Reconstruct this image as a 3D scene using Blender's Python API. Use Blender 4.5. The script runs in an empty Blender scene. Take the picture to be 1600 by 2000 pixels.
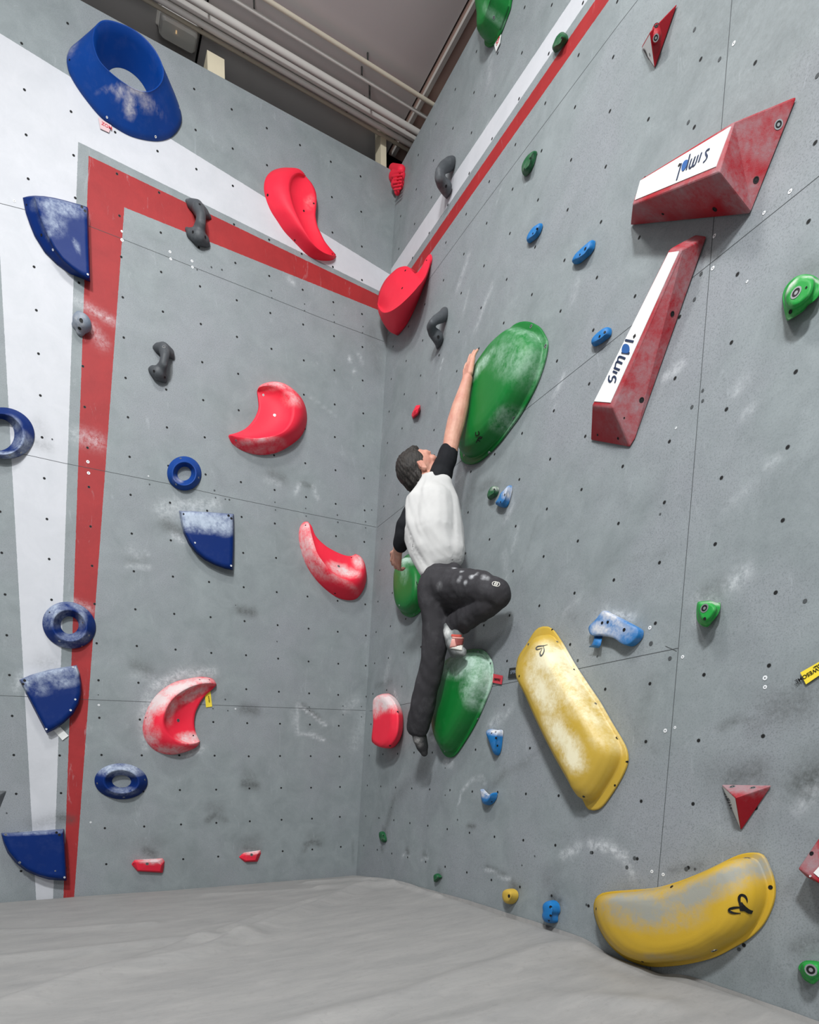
import bpy, bmesh, math, random
import numpy as np
from mathutils import Vector, Matrix, noise
from mathutils.bvhtree import BVHTree
from mathutils.geometry import tessellate_polygon
random.seed(7)
sc = bpy.context.scene
COL = sc.collection

# ------------------------------------------------------------------ camera (rising-front lens, 21 mm)
F, CX, CY = 1181.938, 795.498, 1597.869
W = np.array([[0.8694552562554515, -0.04533030270313203, 0.4919275566855448],
              [-0.4939892736044353, -0.07028950100825773, 0.8666221688900954],
              [-0.0047069027533944655, -0.9964961363220897, -0.08350625941579189]])
CAM = np.array([-1.70385, -3.69780, 0.68])
cam = bpy.data.objects.new('camera', bpy.data.cameras.new('camera'))
COL.objects.link(cam)
cam.data.sensor_fit = 'AUTO'; cam.data.sensor_width = 36
cam.data.lens = F / 2000 * 36
cam.data.shift_x = (800 - CX) / 2000
cam.data.shift_y = (CY - 1000) / 2000
R3 = W @ np.diag([1, -1, -1])
M = Matrix([[*R3[0], CAM[0]], [*R3[1], CAM[1]], [*R3[2], CAM[2]], [0, 0, 0, 1]])
cam.matrix_world = M
cam.data.clip_start = 0.05
sc.camera = cam

# ------------------------------------------------------------------ world + lights + exposure
wd = bpy.data.worlds.new('world'); sc.world = wd; wd.use_nodes = True
wd.node_tree.nodes['Background'].inputs[0].default_value = (0.93, 0.96, 1.0, 1)
wd.node_tree.nodes['Background'].inputs[1].default_value = 0.38
def area(loc, target, size, power, col=(1, 1, 1), sy=None):
    l = bpy.data.lights.new('area_lamp', 'AREA'); l.energy = power; l.color = col
    l.shape = 'RECTANGLE'; l.size = size; l.size_y = sy or size
    o = bpy.data.objects.new('area_lamp', l); COL.objects.link(o); o.location = loc
    o.rotation_euler = (Vector(target) - Vector(loc)).to_track_quat('-Z', 'Y').to_euler()
    return o
def fill_point(loc, power, r, col=(1, 1, 1)):  # point light without a fixture, added to brighten the ceiling
    l = bpy.data.lights.new('ceiling_fill', 'POINT'); l.energy = power; l.shadow_soft_size = r; l.color = col
    o = bpy.data.objects.new('ceiling_fill', l); COL.objects.link(o); o.location = loc
area((-1.5, -2.0, 4.66), (-1.3, -1.8, 0), 0.4, 60, (1, 0.985, 0.96))
area((-2.9, -4.5, 4.66), (-1.7, -2.6, 0), 0.4, 320, (0.98, 0.99, 1.0))
area((-3.8, -6.8, 4.66), (-2.4, -5.0, 0), 0.8, 190, (0.97, 0.985, 1.0))
fill_point((-2.6, -2.8, 4.2), 34, .25)
fill_point((-1.1, -1.1, 3.9), 9, .2)
sc.view_settings.view_transform = 'Standard'
sc.view_settings.look = 'None'
sc.view_settings.exposure = -0.36
sc.view_settings.gamma = 1.0
sc.view_settings.use_curve_mapping = False

# ------------------------------------------------------------------ projection helpers: photo point -> place on a surface
NR = np.array([-0.99705495, 0.01196655, 0.07575112]); NR /= np.linalg.norm(NR)
OR = np.array([0.26141797, -1.89747948, 3.75295125])
UR = np.array([-0.01200103, -0.99992798, 0.0]); VR = np.cross(NR, UR); VR = VR if VR[2] > 0 else -VR
NL = np.array([0, -1.0, 0]); OL = np.zeros(3); UL = np.array([1.0, 0, 0]); VL = np.array([0, 0, 1.0])
WALL = {'L': (NL, OL, UL, VL), 'R': (NR, OR, UR, VR)}
def ray(x, y): return W @ np.array([(x - CX) / F, (y - CY) / F, 1.0])
def hit(w, x, y, d=0.0):
    n, o, u, v = WALL[w]; r = ray(x, y)
    return CAM + r * ((n @ (o - CAM) + d) / (n @ r))
def hitz(x, y, z):
    r = ray(x, y); return CAM + r * ((z - CAM[2]) / r[2])
def depth(P): return float((W.T @ (np.array(P) - CAM))[2])
def uv(w, P):
    n, o, u, v = WALL[w]; q = np.array(P) - o
    return np.array([q @ u, q @ v])
def fromuv(w, a, b, d=0):
    n, o, u, v = WALL[w]; return o + u * a + v * b + n * d

# ------------------------------------------------------------------ materials
def nd(nt, t, **k):
    n = nt.nodes.new(t)
    for a, b in k.items(): setattr(n, a, b)
    return n
def s2l(c): return tuple((x / 12.92 if x <= .04045 else ((x + .055) / 1.055) ** 2.4) for x in [v / 255 for v in c]) + (1,)
class NT:
    def __init__(s, name, rough=.6, spec=.4):
        s.m = bpy.data.materials.new(name); s.m.use_nodes = True; s.t = s.m.node_tree
        s.b = s.t.nodes['Principled BSDF']; s.b.inputs['Roughness'].default_value = rough
        s.b.inputs['Specular IOR Level'].default_value = spec
        s.tc = nd(s.t, 'ShaderNodeTexCoord')
    def l(s, a, b): s.t.links.new(a, b)
    def noise(s, scale, detail=4, rough=.6, vec=None, dist=0):
        n = nd(s.t, 'ShaderNodeTexNoise'); n.inputs['Scale'].default_value = scale
        n.inputs['Detail'].default_value = detail; n.inputs['Roughness'].default_value = rough
        n.inputs['Distortion'].default_value = dist
        s.l(vec or s.tc.outputs['Object'], n.inputs['Vector']); return n.outputs['Fac']
    def mapr(s, f, a, b, c=0., d=1.):
        n = nd(s.t, 'ShaderNodeMapRange'); s.l(f, n.inputs[0])
        for i, v in enumerate((a, b, c, d)): n.inputs[i + 1].default_value = v
        return n.outputs[0]
    def math(s, op, a, b=None, clamp=False):
        n = nd(s.t, 'ShaderNodeMath', operation=op, use_clamp=clamp)
        for i, v in enumerate((a, b)):
            if v is None: continue
            if isinstance(v, (int, float)): n.inputs[i].default_value = v
            else: s.l(v, n.inputs[i])
        return n.outputs[0]
    def mix(s, f, a, b):
        n = nd(s.t, 'ShaderNodeMix', data_type='RGBA')
        if isinstance(f, (int, float)): n.inputs[0].default_value = f
        else: s.l(f, n.inputs[0])
        for i, v in ((6, a), (7, b)):
            if isinstance(v, tuple): n.inputs[i].default_value = v
            else: s.l(v, n.inputs[i])
        return n.outputs[2]
    def attr(s, name):
        n = nd(s.t, 'ShaderNodeAttribute', attribute_name=name); return n.outputs['Fac']
    def bump(s, h, st, dist=.01):
        n = nd(s.t, 'ShaderNodeBump'); n.inputs['Strength'].default_value = st; n.inputs['Distance'].default_value = dist
        s.l(h, n.inputs['Height']); s.l(n.outputs[0], s.b.inputs['Normal'])
    def base(s, c):
        if isinstance(c, tuple): s.b.inputs['Base Color'].default_value = c
        else: s.l(c, s.b.inputs['Base Color'])
def plain(name, rgb, rough=.6, spec=.4, metal=0, var=.08, scale=20):
    k = NT(name, rough, spec); k.b.inputs['Metallic'].default_value = metal
    c = s2l(rgb); d = tuple(x * (1 - var) for x in c[:3]) + (1,)
    k.base(k.mix(k.noise(scale), d, c)); return k.m
def hold_mat(name, rgb, rough=.55, chalk=(215, 213, 210), dust=.25, bump=.15, spec=.35):
    """moulded resin / fibreglass with chalk rubbed in ('chalk' attribute) and fine scratches"""
    k = NT(name, rough, spec)
    c = s2l(rgb); ch = s2l(chalk)
    n1 = k.noise(14, 6, .7); n2 = k.noise(70, 4, .7); n3 = k.noise(5, 3, .6)
    a = k.attr('chalk')
    brk = k.mapr(k.math('ADD', k.math('MULTIPLY', n1, .65), k.math('MULTIPLY', n2, .35)), .32, .68, -.5, .5)
    f = k.math('ADD', a, k.math('MULTIPLY', brk, k.math('MULTIPLY', k.math('MULTIPLY', a, k.math('SUBTRACT', 1.35, a)), 2.6)), True)
    gen = k.math('MULTIPLY', k.mapr(n1, .5, .8), dust)
    f = k.math('MAXIMUM', f, gen, True)
    b0 = k.mix(k.mapr(n3, .3, .7, 0, .35), c, tuple(x * .75 for x in c[:3]) + (1,))
    k.base(k.mix(f, b0, ch))
    k.l(k.math('ADD', k.math('MULTIPLY', f, .35), rough, True), k.b.inputs['Roughness'])
    k.bump(k.noise(420, 2, .5), bump, .002)
    return k.m
MT = dict(
    blue=hold_mat('blue_fibreglass', (2, 60, 138), .5, dust=.03, spec=.25),
    navy=hold_mat('navy_plastic', (0, 38, 104), .5, chalk=(176, 188, 204), dust=.03, spec=.18),
    pink=hold_mat('coral_red_resin', (240, 40, 66), .6, dust=.02, chalk=(222, 205, 205)),
    green=hold_mat('green_fibreglass', (14, 114, 46), .42, dust=.04, chalk=(178, 205, 190)),
    lgreen=hold_mat('bright_green_resin', (30, 150, 60), .5, dust=.2),
    dgreen=hold_mat('dark_green_resin', (22, 88, 50), .55, dust=.2),
    yellow=hold_mat('yellow_fibreglass', (196, 164, 64), .45, dust=.08, chalk=(232, 224, 190)),
    yellowd=hold_mat('yellow_fibreglass_scuffed', (196, 160, 46), .45, dust=.05, chalk=(150, 150, 140)),
    lblue=hold_mat('light_blue_resin', (22, 112, 178), .55, dust=.15),
    grey=hold_mat('dark_grey_resin', (74, 78, 82), .55, dust=.25, chalk=(170, 174, 176)),
    bgrey=hold_mat('blue_grey_resin', (118, 130, 146), .6, dust=.2),
    wine=hold_mat('wine_red_wood', (158, 12, 30), .5, dust=.03, chalk=(150, 122, 126), bump=.3),
    winelight=hold_mat('wine_red_wood_chalked', (168, 64, 76), .55, dust=.5, chalk=(190, 168, 170), bump=.3),
    bolt=plain('bolt_black_recess', (18, 18, 20), .5), steel=plain('bolt_steel', (185, 188, 190), .35, .6, .8),
    screw=plain('white_screw', (225, 228, 230), .4), white=plain('white_sticker', (226, 228, 226), .45, var=.03),
    ink=plain('dark_blue_ink', (22, 40, 72), .5), inkb=plain('mid_blue_ink', (28, 84, 148), .5), black=plain('black_ink', (14, 14, 14), .5),
    ytag=plain('yellow_tag', (236, 212, 60), .5, var=.02), ptag=plain('pale_tag', (206, 178, 180), .5), rtag=plain('red_tag', (206, 60, 74), .5), btag=plain('black_tag', (40, 42, 44), .5),
    seam=plain('panel_seam', (70, 74, 76), .8), hole=plain('bolt_hole', (12, 13, 14), .8),
    pipe=plain('pipe_grey_paint', (196, 193, 188), .5, .4), pipey=plain('pipe_cream_paint', (200, 192, 174), .5, .4),
    ceilr=plain('ceiling_warm_tone', (205, 176, 164), .85, .2, var=.1, scale=2.5), ceil=plain('ceiling_paint', (206, 202, 200), .85, .2, var=.12, scale=2.5),
    trimw=plain('trim_white', (196, 192, 186), .6), dark=plain('dark_void', (20, 16, 16), .9, .1),
    timber=plain('pale_timber', (224, 214, 188), .7, .2, var=.15, scale=9), clip=plain('pipe_clip', (60, 60, 58), .5),
)
# ------------------------------------------------------------------ object helpers
def mesh_obj(name, verts, faces, mat=None, parent=None, smooth=True, label=None, cat=None, group=None, kind=None):
    me = bpy.data.meshes.new(name); me.from_pydata([tuple(map(float, v)) for v in verts], [], faces); me.update()
    o = bpy.data.objects.new(name, me); COL.objects.link(o)
    if mat: me.materials.append(mat)
    if smooth: me.polygons.foreach_set('use_smooth', [True] * len(me.polygons))
    if parent: o.parent = parent
    tag(o, label, cat, group, kind); return o
def tag(o, label=None, cat=None, group=None, kind=None):
    if label: o['label'] = label
    if cat: o['category'] = cat
    if group: o['group'] = group
    if kind: o['kind'] = kind
def recenter(o, p):
    """move the object's origin to p (its place on the wall)"""
    p = Vector([float(x) for x in p]); o.data.transform(Matrix.Translation(-p)); o.location = p
def fixn(o):
    bm = bmesh.new(); bm.from_mesh(o.data); bmesh.ops.recalc_face_normals(bm, faces=bm.faces); bm.to_mesh(o.data); bm.free()
def crom(pts, n, closed=True, smooth=True):
    """resample a polyline / Catmull-Rom curve to n points by arc length; pts k-dim"""
    P = np.array(pts, float); m = len(P); dense = []
    segs = m if closed else m - 1
    for i in range(segs):
        g = lambda k: P[k % m] if closed else P[min(max(k, 0), m - 1)]
        p0, p1, p2, p3 = g(i - 1), g(i), g(i + 1), g(i + 2)
        for t in np.linspace(0, 1, 12, endpoint=False):
            if smooth: dense.append(.5 * ((2 * p1) + (-p0 + p2) * t + (2 * p0 - 5 * p1 + 4 * p2 - p3) * t * t + (-p0 + 3 * p1 - 3 * p2 + p3) * t ** 3))
            else: dense.append(p1 + (p2 - p1) * t)
    dense.append(P[0] if closed else P[-1]); D = np.array(dense)
    s = np.r_[0, np.cumsum(np.linalg.norm(np.diff(D[:, :2], axis=0), axis=1))]
    q = np.linspace(0, s[-1], n, endpoint=not closed)
    return np.array([np.interp(q, s, D[:, k]) for k in range(D.shape[1])]).T
def grid_faces(nr, nc, closed):
    f = []
    for r in range(nr - 1):
        for c in range(nc if closed else nc - 1):
            f.append((r * nc + c, r * nc + (c + 1) % nc, (r + 1) * nc + (c + 1) % nc, (r + 1) * nc + c))
    return f
BV = {}
def bvh(o):
    if o.name not in BV:
        me = o.data; mw = Matrix.Translation(o.location)
        BV[o.name] = BVHTree.FromPolygons([mw @ v.co for v in me.vertices], [tuple(p.vertices) for p in me.polygons])
    return BV[o.name]
def on(o, x, y):
    """where the sight line of photo point (x, y) meets the object's real surface"""
    r = Vector(ray(x, y)).normalized(); return bvh(o).ray_cast(Vector(CAM), r)[:2]
def set_chalk(o, blobs, wall):
    """blobs: (x, y, rx_px, ry_px, angle_deg, strength)"""
    me = o.data; n = len(me.vertices); co = np.empty(n * 3); me.vertices.foreach_get('co', co)
    co = co.reshape(-1, 3) + np.array(o.location); a = np.zeros(n)
    nn, w0, wu, wv = WALL[wall]; U = np.stack([(co - w0) @ wu, (co - w0) @ wv], 1)
    for (x, y, rx, ry, ang, s) in blobs:      # each stain is an ellipse on the wall-parallel plane through its place on the hold
        p, _ = on(o, x, y); d = (np.array(p) - w0) @ nn if p is not None else .03
        c, sn = math.cos(math.radians(ang)), math.sin(math.radians(ang))
        c0 = uv(wall, hit(wall, x, y, d)); e1 = uv(wall, hit(wall, x + rx * c, y + rx * sn, d)) - c0; e2 = uv(wall, hit(wall, x - ry * sn, y + ry * c, d)) - c0
        q = (U - c0) @ np.linalg.inv(np.array([e1, e2]))
        a = np.maximum(a, s * np.clip(1.35 - np.sqrt((q ** 2).sum(1)), 0, 1))
    at = me.attributes.new('chalk', 'FLOAT', 'POINT'); at.data.foreach_set('value', np.clip(a, 0, 1).astype(np.float32))
def disc(p, nrm, r, n=14, h=0.0):
    z = Vector(nrm).normalized(); x = z.orthogonal().normalized(); y = z.cross(x)
    p = Vector(p) + z * h; return [p + x * (r * math.cos(2 * math.pi * i / n)) + y * (r * math.sin(2 * math.pi * i / n)) for i in range(n)]
def bolt(parent, x, y, r=.007, kind='dark', name='bolt'):
    p, nr = on(parent, x, y)
    if p is None: return
    if nr.dot(Vector(CAM) - p) < 0: nr = -nr
    r *= (.95 if kind == 'steel' else .68)
    v = []; f = []; mats = []
    def ring(rad, h):
        s = len(v); v.extend(disc(p, nr, rad, 14, h)); return s
    a = ring(r, -.004); b = ring(r, .0012); c = ring(r * .72, .0012); d = ring(r * .70, .0003)
    for s, t, m in ((a, b, 0), (b, c, 0), (c, d, 1)):
        for i in range(14): f.append((s + i, s + (i + 1) % 14, t + (i + 1) % 14, t + i)); mats.append(m)
    f.append(tuple(d + i for i in range(14))); mats.append(1)
    hexs = ring(r * .34, .0006); f.append(tuple(hexs + i for i in range(14))); mats.append(2)
    o = mesh_obj(name, [q - p for q in v], f, None, parent, False)
    M2 = {'dark': ('bolt', 'hole', 'bolt'), 'steel': ('steel', 'bolt', 'steel'), 'screw': ('screw', 'screw', 'bolt')}[kind]
    for k in M2: o.data.materials.append(MT[k])
    for poly, m in zip(o.data.polygons, mats): poly.material_index = m
    o.location = p - parent.location
    return o
def loft(name, wall, rings, mat, label, cat='climbing hold', n=96, smooth=True, sub=4, cap=6, chalk=(), bolts=(), group=None, cupcap=0.0):
    """rings: list of (points, d) or points with their own d; laid on planes parallel to the wall, base ring first"""
    R = []
    for pts, d in rings:
        P = np.array([p if len(p) == 3 else (p[0], p[1], d) for p in pts], float)
        Q = crom(P, n, True, smooth); R.append(np.array([hit(wall, a, b, c) for a, b, c in Q]))
    return loft3(name, wall, R, mat, label, cat, sub, cap, chalk, bolts, group, cupcap)
def loft3(name, wall, R, mat, label, cat='climbing hold', sub=4, cap=6, chalk=(), bolts=(), group=None, cupcap=0.0):
    n = len(R[0]); rows = []
    for i in range(len(R) - 1):
        for t in np.linspace(0, 1, sub, endpoint=False): rows.append(R[i] * (1 - t) + R[i + 1] * t)
    rows.append(R[-1])
    c = R[-1].mean(0); nn = WALL[wall][0]
    if cap:
        for t in np.linspace(0, 1, cap + 1)[1:-1]:
            rows.append(R[-1] * (1 - t) + c * t + nn * (cupcap * (1 - (1 - t) ** 2)))
    V = np.concatenate(rows); f = grid_faces(len(rows), n, True)
    if cap:
        V = np.vstack([V, c + nn * cupcap]); k = (len(rows) - 1) * n
        for i in range(n): f.append((k + i, k + (i + 1) % n, len(V) - 1))
    o = mesh_obj(name, V, f, mat); tag(o, label, cat, group)
    fixn(o); b = R[0].mean(0); recenter(o, b)
    set_chalk(o, chalk, wall)
    for bt in bolts: bolt(o, *bt)
    return o
def dome(name, wall, pts, H, mat, label, peak=None, prof=None, flange=0, cat='climbing hold', chalk=(), bolts=(), n=96, group=None, smooth=True):
    P = crom(np.array(pts, float), n, True, smooth)
    B = np.array([hit(wall, a, b, 0) for a, b in P])
    nn = WALL[wall][0]
    pk = peak or tuple(np.mean(pts, axis=0)); C = hit(wall, pk[0], pk[1], H); C0 = C - nn * H
    prof = prof or [(1, .0), (.99, .25), (.95, .5), (.86, .72), (.7, .88), (.5, .97), (.25, 1.0)]
    R = []
    if flange:
        fs = flange; R = [B, B + nn * .008, B * .93 + C0 * .07 + nn * .009]
        prof = [(s * fs, h) for s, h in prof]
        if prof[0][1] < .07: prof = prof
    for s, h in prof: R.append(B * s + C0 * (1 - s) + nn * (h * H + (.009 if flange else 0)))
    return loft3(name, wall, R, mat, label, cat, 3, 5, chalk, bolts, group)
def sweep3(name, wall, O, Rg, I, mat, label, n=80, chalk=(), bolts=(), dI=.02, H=.12, bulge=.25, dish=.3, dabs=0.0, group=None, dO=0.0, cat='climbing hold', clampy=None, taper=.45):
    """crescent macro: outer edge O on the wall, raised ridge Rg, inner concave edge I"""
    t = np.linspace(0, 1, n); prof = np.clip(np.sin(np.pi * t), 0, 1) ** taper
    def crv(P, d):
        P = [tuple(p) for p in P]; has = len(P[0]) == 3
        Q = crom(P, n, False)
        if has: return np.array([hit(wall, a, b, c) for a, b, c in Q])
        return np.array([hit(wall, q[0], q[1], dd) for q, dd in zip(Q, d)])
    o_, r_, i_ = crv(O, dO * prof), crv(Rg, .012 + H * prof), crv(I, .006 + dI * prof)
    nn = WALL[wall][0]; rows = []
    def onwall(A):
        d = (A - WALL[wall][1]) @ nn; return A - np.outer(d, nn)
    rows.append(onwall(o_)); rows.append(o_ + nn * .001)
    for s in (.12, .25, .4, .55, .7, .82, .92): rows.append(o_ * (1 - s) + r_ * s + nn * (bulge * H * np.sin(np.pi * s) * prof)[:, None])
    rows.append(r_)
    for s in (.06, .14, .25, .38, .52, .66, .8, .92): rows.append(r_ * (1 - s) + i_ * s - nn * ((dish * H + dabs) * np.sin(np.pi * s ** .7) * prof)[:, None])
    rows.append(i_); rows.append(onwall(i_))
    rows.append(onwall(i_) * .5 + onwall(o_) * .5)
    V = np.concatenate(rows)
    for k in range(len(V)):
        d = (V[k] - WALL[wall][1]) @ nn
        if d < 0: V[k] -= nn * d
    if clampy is not None: V[:, 1] = np.minimum(V[:, 1], clampy)
    nr = len(rows); f = grid_faces(nr, n, False)
    for c in range(n - 1): f.append(((nr - 1) * n + c, (nr - 1) * n + c + 1, c + 1, c))
    f.append(tuple(r * n for r in range(nr))); f.append(tuple(r * n + n - 1 for r in reversed(range(nr))))
    o = mesh_obj(name, V, f, mat); tag(o, label, cat, group); fixn(o); recenter(o, onwall(r_).mean(0))
    set_chalk(o, chalk, wall)
    for bt in bolts: bolt(o, *bt)
    return o
def poly(name, wall, verts, faces, mat, label, fmats=None, mats=(), bevel=.006, cat='climbing volume', chalk=(), bolts=(), cuts=4):
    V = [hit(wall, *v) for v in verts]
    o = mesh_obj(name, V, faces, mat, smooth=False); tag(o, label, cat)
    for m in mats: o.data.materials.append(m)
    if fmats:
        for p, m in zip(o.data.polygons, fmats): p.material_index = m
    bm = bmesh.new(); bm.from_mesh(o.data); bmesh.ops.recalc_face_normals(bm, faces=bm.faces)
    bmesh.ops.bevel(bm, geom=list(bm.edges), offset=bevel, segments=3, affect='EDGES', profile=.6)
    bmesh.ops.triangulate(bm, faces=bm.faces)
    for _ in range(5):
        e = [x for x in bm.edges if x.calc_length() > .03]
        if not e: break
        bmesh.ops.subdivide_edges(bm, edges=e, cuts=1, use_grid_fill=False)
        bmesh.ops.triangulate(bm, faces=bm.faces)
    bm.to_mesh(o.data); bm.free()
    recenter(o, np.mean([hit(wall, v[0], v[1], 0) for v in verts], axis=0))
    set_chalk(o, chalk, wall)
    for bt in bolts: bolt(o, *bt)
    return o
def from_eval(o):
    dg = bpy.context.evaluated_depsgraph_get(); dg.update()
    me = bpy.data.meshes.new_from_object(o.evaluated_get(dg)); old = o.data
    o.modifiers.clear(); o.data = me; bpy.data.meshes.remove(old); return o
def blob(name, prims, mat, voxel=.006, smooth_it=6, label=None, cat=None, parent=None, group=None, disp=None):
    """prims: ('c', p0, r0, p1, r1) tapered capsule or ('e', centre, (rx,ry,rz), 3x3 axes) ellipsoid; fused to one continuous skin"""
    bm = bmesh.new()
    for p in prims:
        if p[0] == 'c':
            a, ra, b, rb = Vector(p[1]), p[2], Vector(p[3]), p[4]
            L = (b - a).length; q = (b - a).to_track_quat('Z', 'Y').to_matrix().to_4x4() if L > 1e-6 else Matrix()
            m = Matrix.Translation(a) @ q; prev = None; nseg = 16; rings = []
            prof = [(-ra * math.cos(t), ra * math.sin(t)) for t in (0.3, .7, 1.1)] + [(0, ra), (L, rb)] + [(L + rb * math.sin(t), rb * math.cos(t)) for t in (.47, .87, 1.27)]
            for z, r in prof:
                rings.append([bm.verts.new(m @ Vector((r * math.cos(2 * math.pi * i / nseg), r * math.sin(2 * math.pi * i / nseg), z))) for i in range(nseg)])
            for A, B in zip(rings, rings[1:]):
                for i in range(nseg): bm.faces.new((A[i], A[(i + 1) % nseg], B[(i + 1) % nseg], B[i]))
            bm.faces.new(rings[0][::-1]); bm.faces.new(rings[-1])
        else:
            c, r, ax = p[1], p[2], p[3]
            A = np.array(ax, float); mm = Matrix([[A[0][i] * r[0], A[1][i] * r[1], A[2][i] * r[2], c[i]] for i in range(3)] + [[0, 0, 0, 1]])
            res = bmesh.ops.create_uvsphere(bm, u_segments=24, v_segments=16, radius=1, matrix=mm)
            if mm.to_3x3().determinant() < 0:
                bmesh.ops.reverse_faces(bm, faces=list({f for v in res['verts'] for f in v.link_faces}))
    me = bpy.data.meshes.new(name); bm.to_mesh(me); bm.free()
    o = bpy.data.objects.new(name, me); COL.objects.link(o)
    md = o.modifiers.new('r', 'REMESH'); md.mode = 'VOXEL'; md.voxel_size = voxel; md.use_smooth_shade = True
    ms = o.modifiers.new('s', 'SMOOTH'); ms.iterations = smooth_it; ms.factor = .6
    from_eval(o)
    if disp:
        for v in o.data.vertices: v.co += v.normal * disp(v.co)
    o.data.polygons.foreach_set('use_smooth', [True] * len(o.data.polygons))
    o.data.materials.clear(); o.data.materials.append(mat)
    if parent:
        o.parent = parent; o.data.transform(Matrix.Translation(-parent.location))
    tag(o, label, cat, group); return o
def bhold(name, wall, pts, mat, label, voxel=.005, chalk=(), bolts=(), group=None, cat='climbing hold'):
    """pts: chains of (x, y, d, r)"""
    pr = []
    for ch in pts:
        Q = [(hit(wall, x, y, d), r) for x, y, d, r in ch]
        if len(Q) == 1: Q = Q * 2
        for (a, ra), (b, rb) in zip(Q, Q[1:]): pr.append(('c', a, ra, b, rb))
    o = blob(name, pr, mat, voxel, 5, label, cat, None, group)
    n_, w0 = WALL[wall][0], WALL[wall][1]
    for v in o.data.vertices:       # flat back, flush with the wall
        d = (np.array(v.co) - w0) @ n_
        if d < 0: v.co -= Vector(n_ * d)
    c = np.mean([hit(wall, q[0], q[1], 0) for ch in pts for q in ch], axis=0); recenter(o, c)
    set_chalk(o, chalk, wall)
    for bt in bolts: bolt(o, *bt)
    return o
def oval(cx, cy, rx, ry, rot=0, n=16):
    c, s = math.cos(math.radians(rot)), math.sin(math.radians(rot))
    return [(cx + rx * math.cos(t) * c - ry * math.sin(t) * s, cy + rx * math.cos(t) * s + ry * math.sin(t) * c) for t in [2 * math.pi * i / n for i in range(n)]]
def coplanar(wall, x, y, *abc):
    """offset from the wall of photo point (x, y) when it lies in the plane through three given points"""
    A, B, C = [hit(wall, *q) for q in abc]; n = np.cross(B - A, C - A); P = CAM + ray(x, y) * ((n @ (A - CAM)) / (n @ ray(x, y)))
    return float((P - WALL[wall][1]) @ WALL[wall][0])
def text_on(s, p0, pu, size, nrm, mat, parent, name='lettering', shear=0, label=None, th=.0008, off=.0008, width=None):
    """letters laid on a face: origin p0 (world), reading direction pu, height size"""
    cu = bpy.data.curves.new('t', 'FONT'); cu.body = s; cu.size = size; cu.extrude = th; cu.shear = shear; cu.offset = size * .012
    t = bpy.data.objects.new('t', cu); COL.objects.link(t)
    dg = bpy.context.evaluated_depsgraph_get(); dg.update()
    me = bpy.data.meshes.new_from_object(t.evaluated_get(dg)); bpy.data.objects.remove(t)
    X = Vector(pu).normalized(); Z = Vector(nrm).normalized(); Y = Z.cross(X).normalized()
    if width:
        xs = [v.co.x for v in me.vertices]; k = width / max(max(xs) - min(xs), 1e-6)
        for v in me.vertices: v.co.x *= k
    p = Vector(p0) + Z * off
    me.transform(Matrix([[X[i], Y[i], Z[i], 0] for i in range(3)] + [[0, 0, 0, 1]]))
    me.transform(Matrix.Translation(p - parent.location))
    me.name = name; o = bpy.data.objects.new(name, me); COL.objects.link(o); o.parent = parent
    me.materials.clear(); me.materials.append(mat)
    if label: o['label'] = label
    return o

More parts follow.
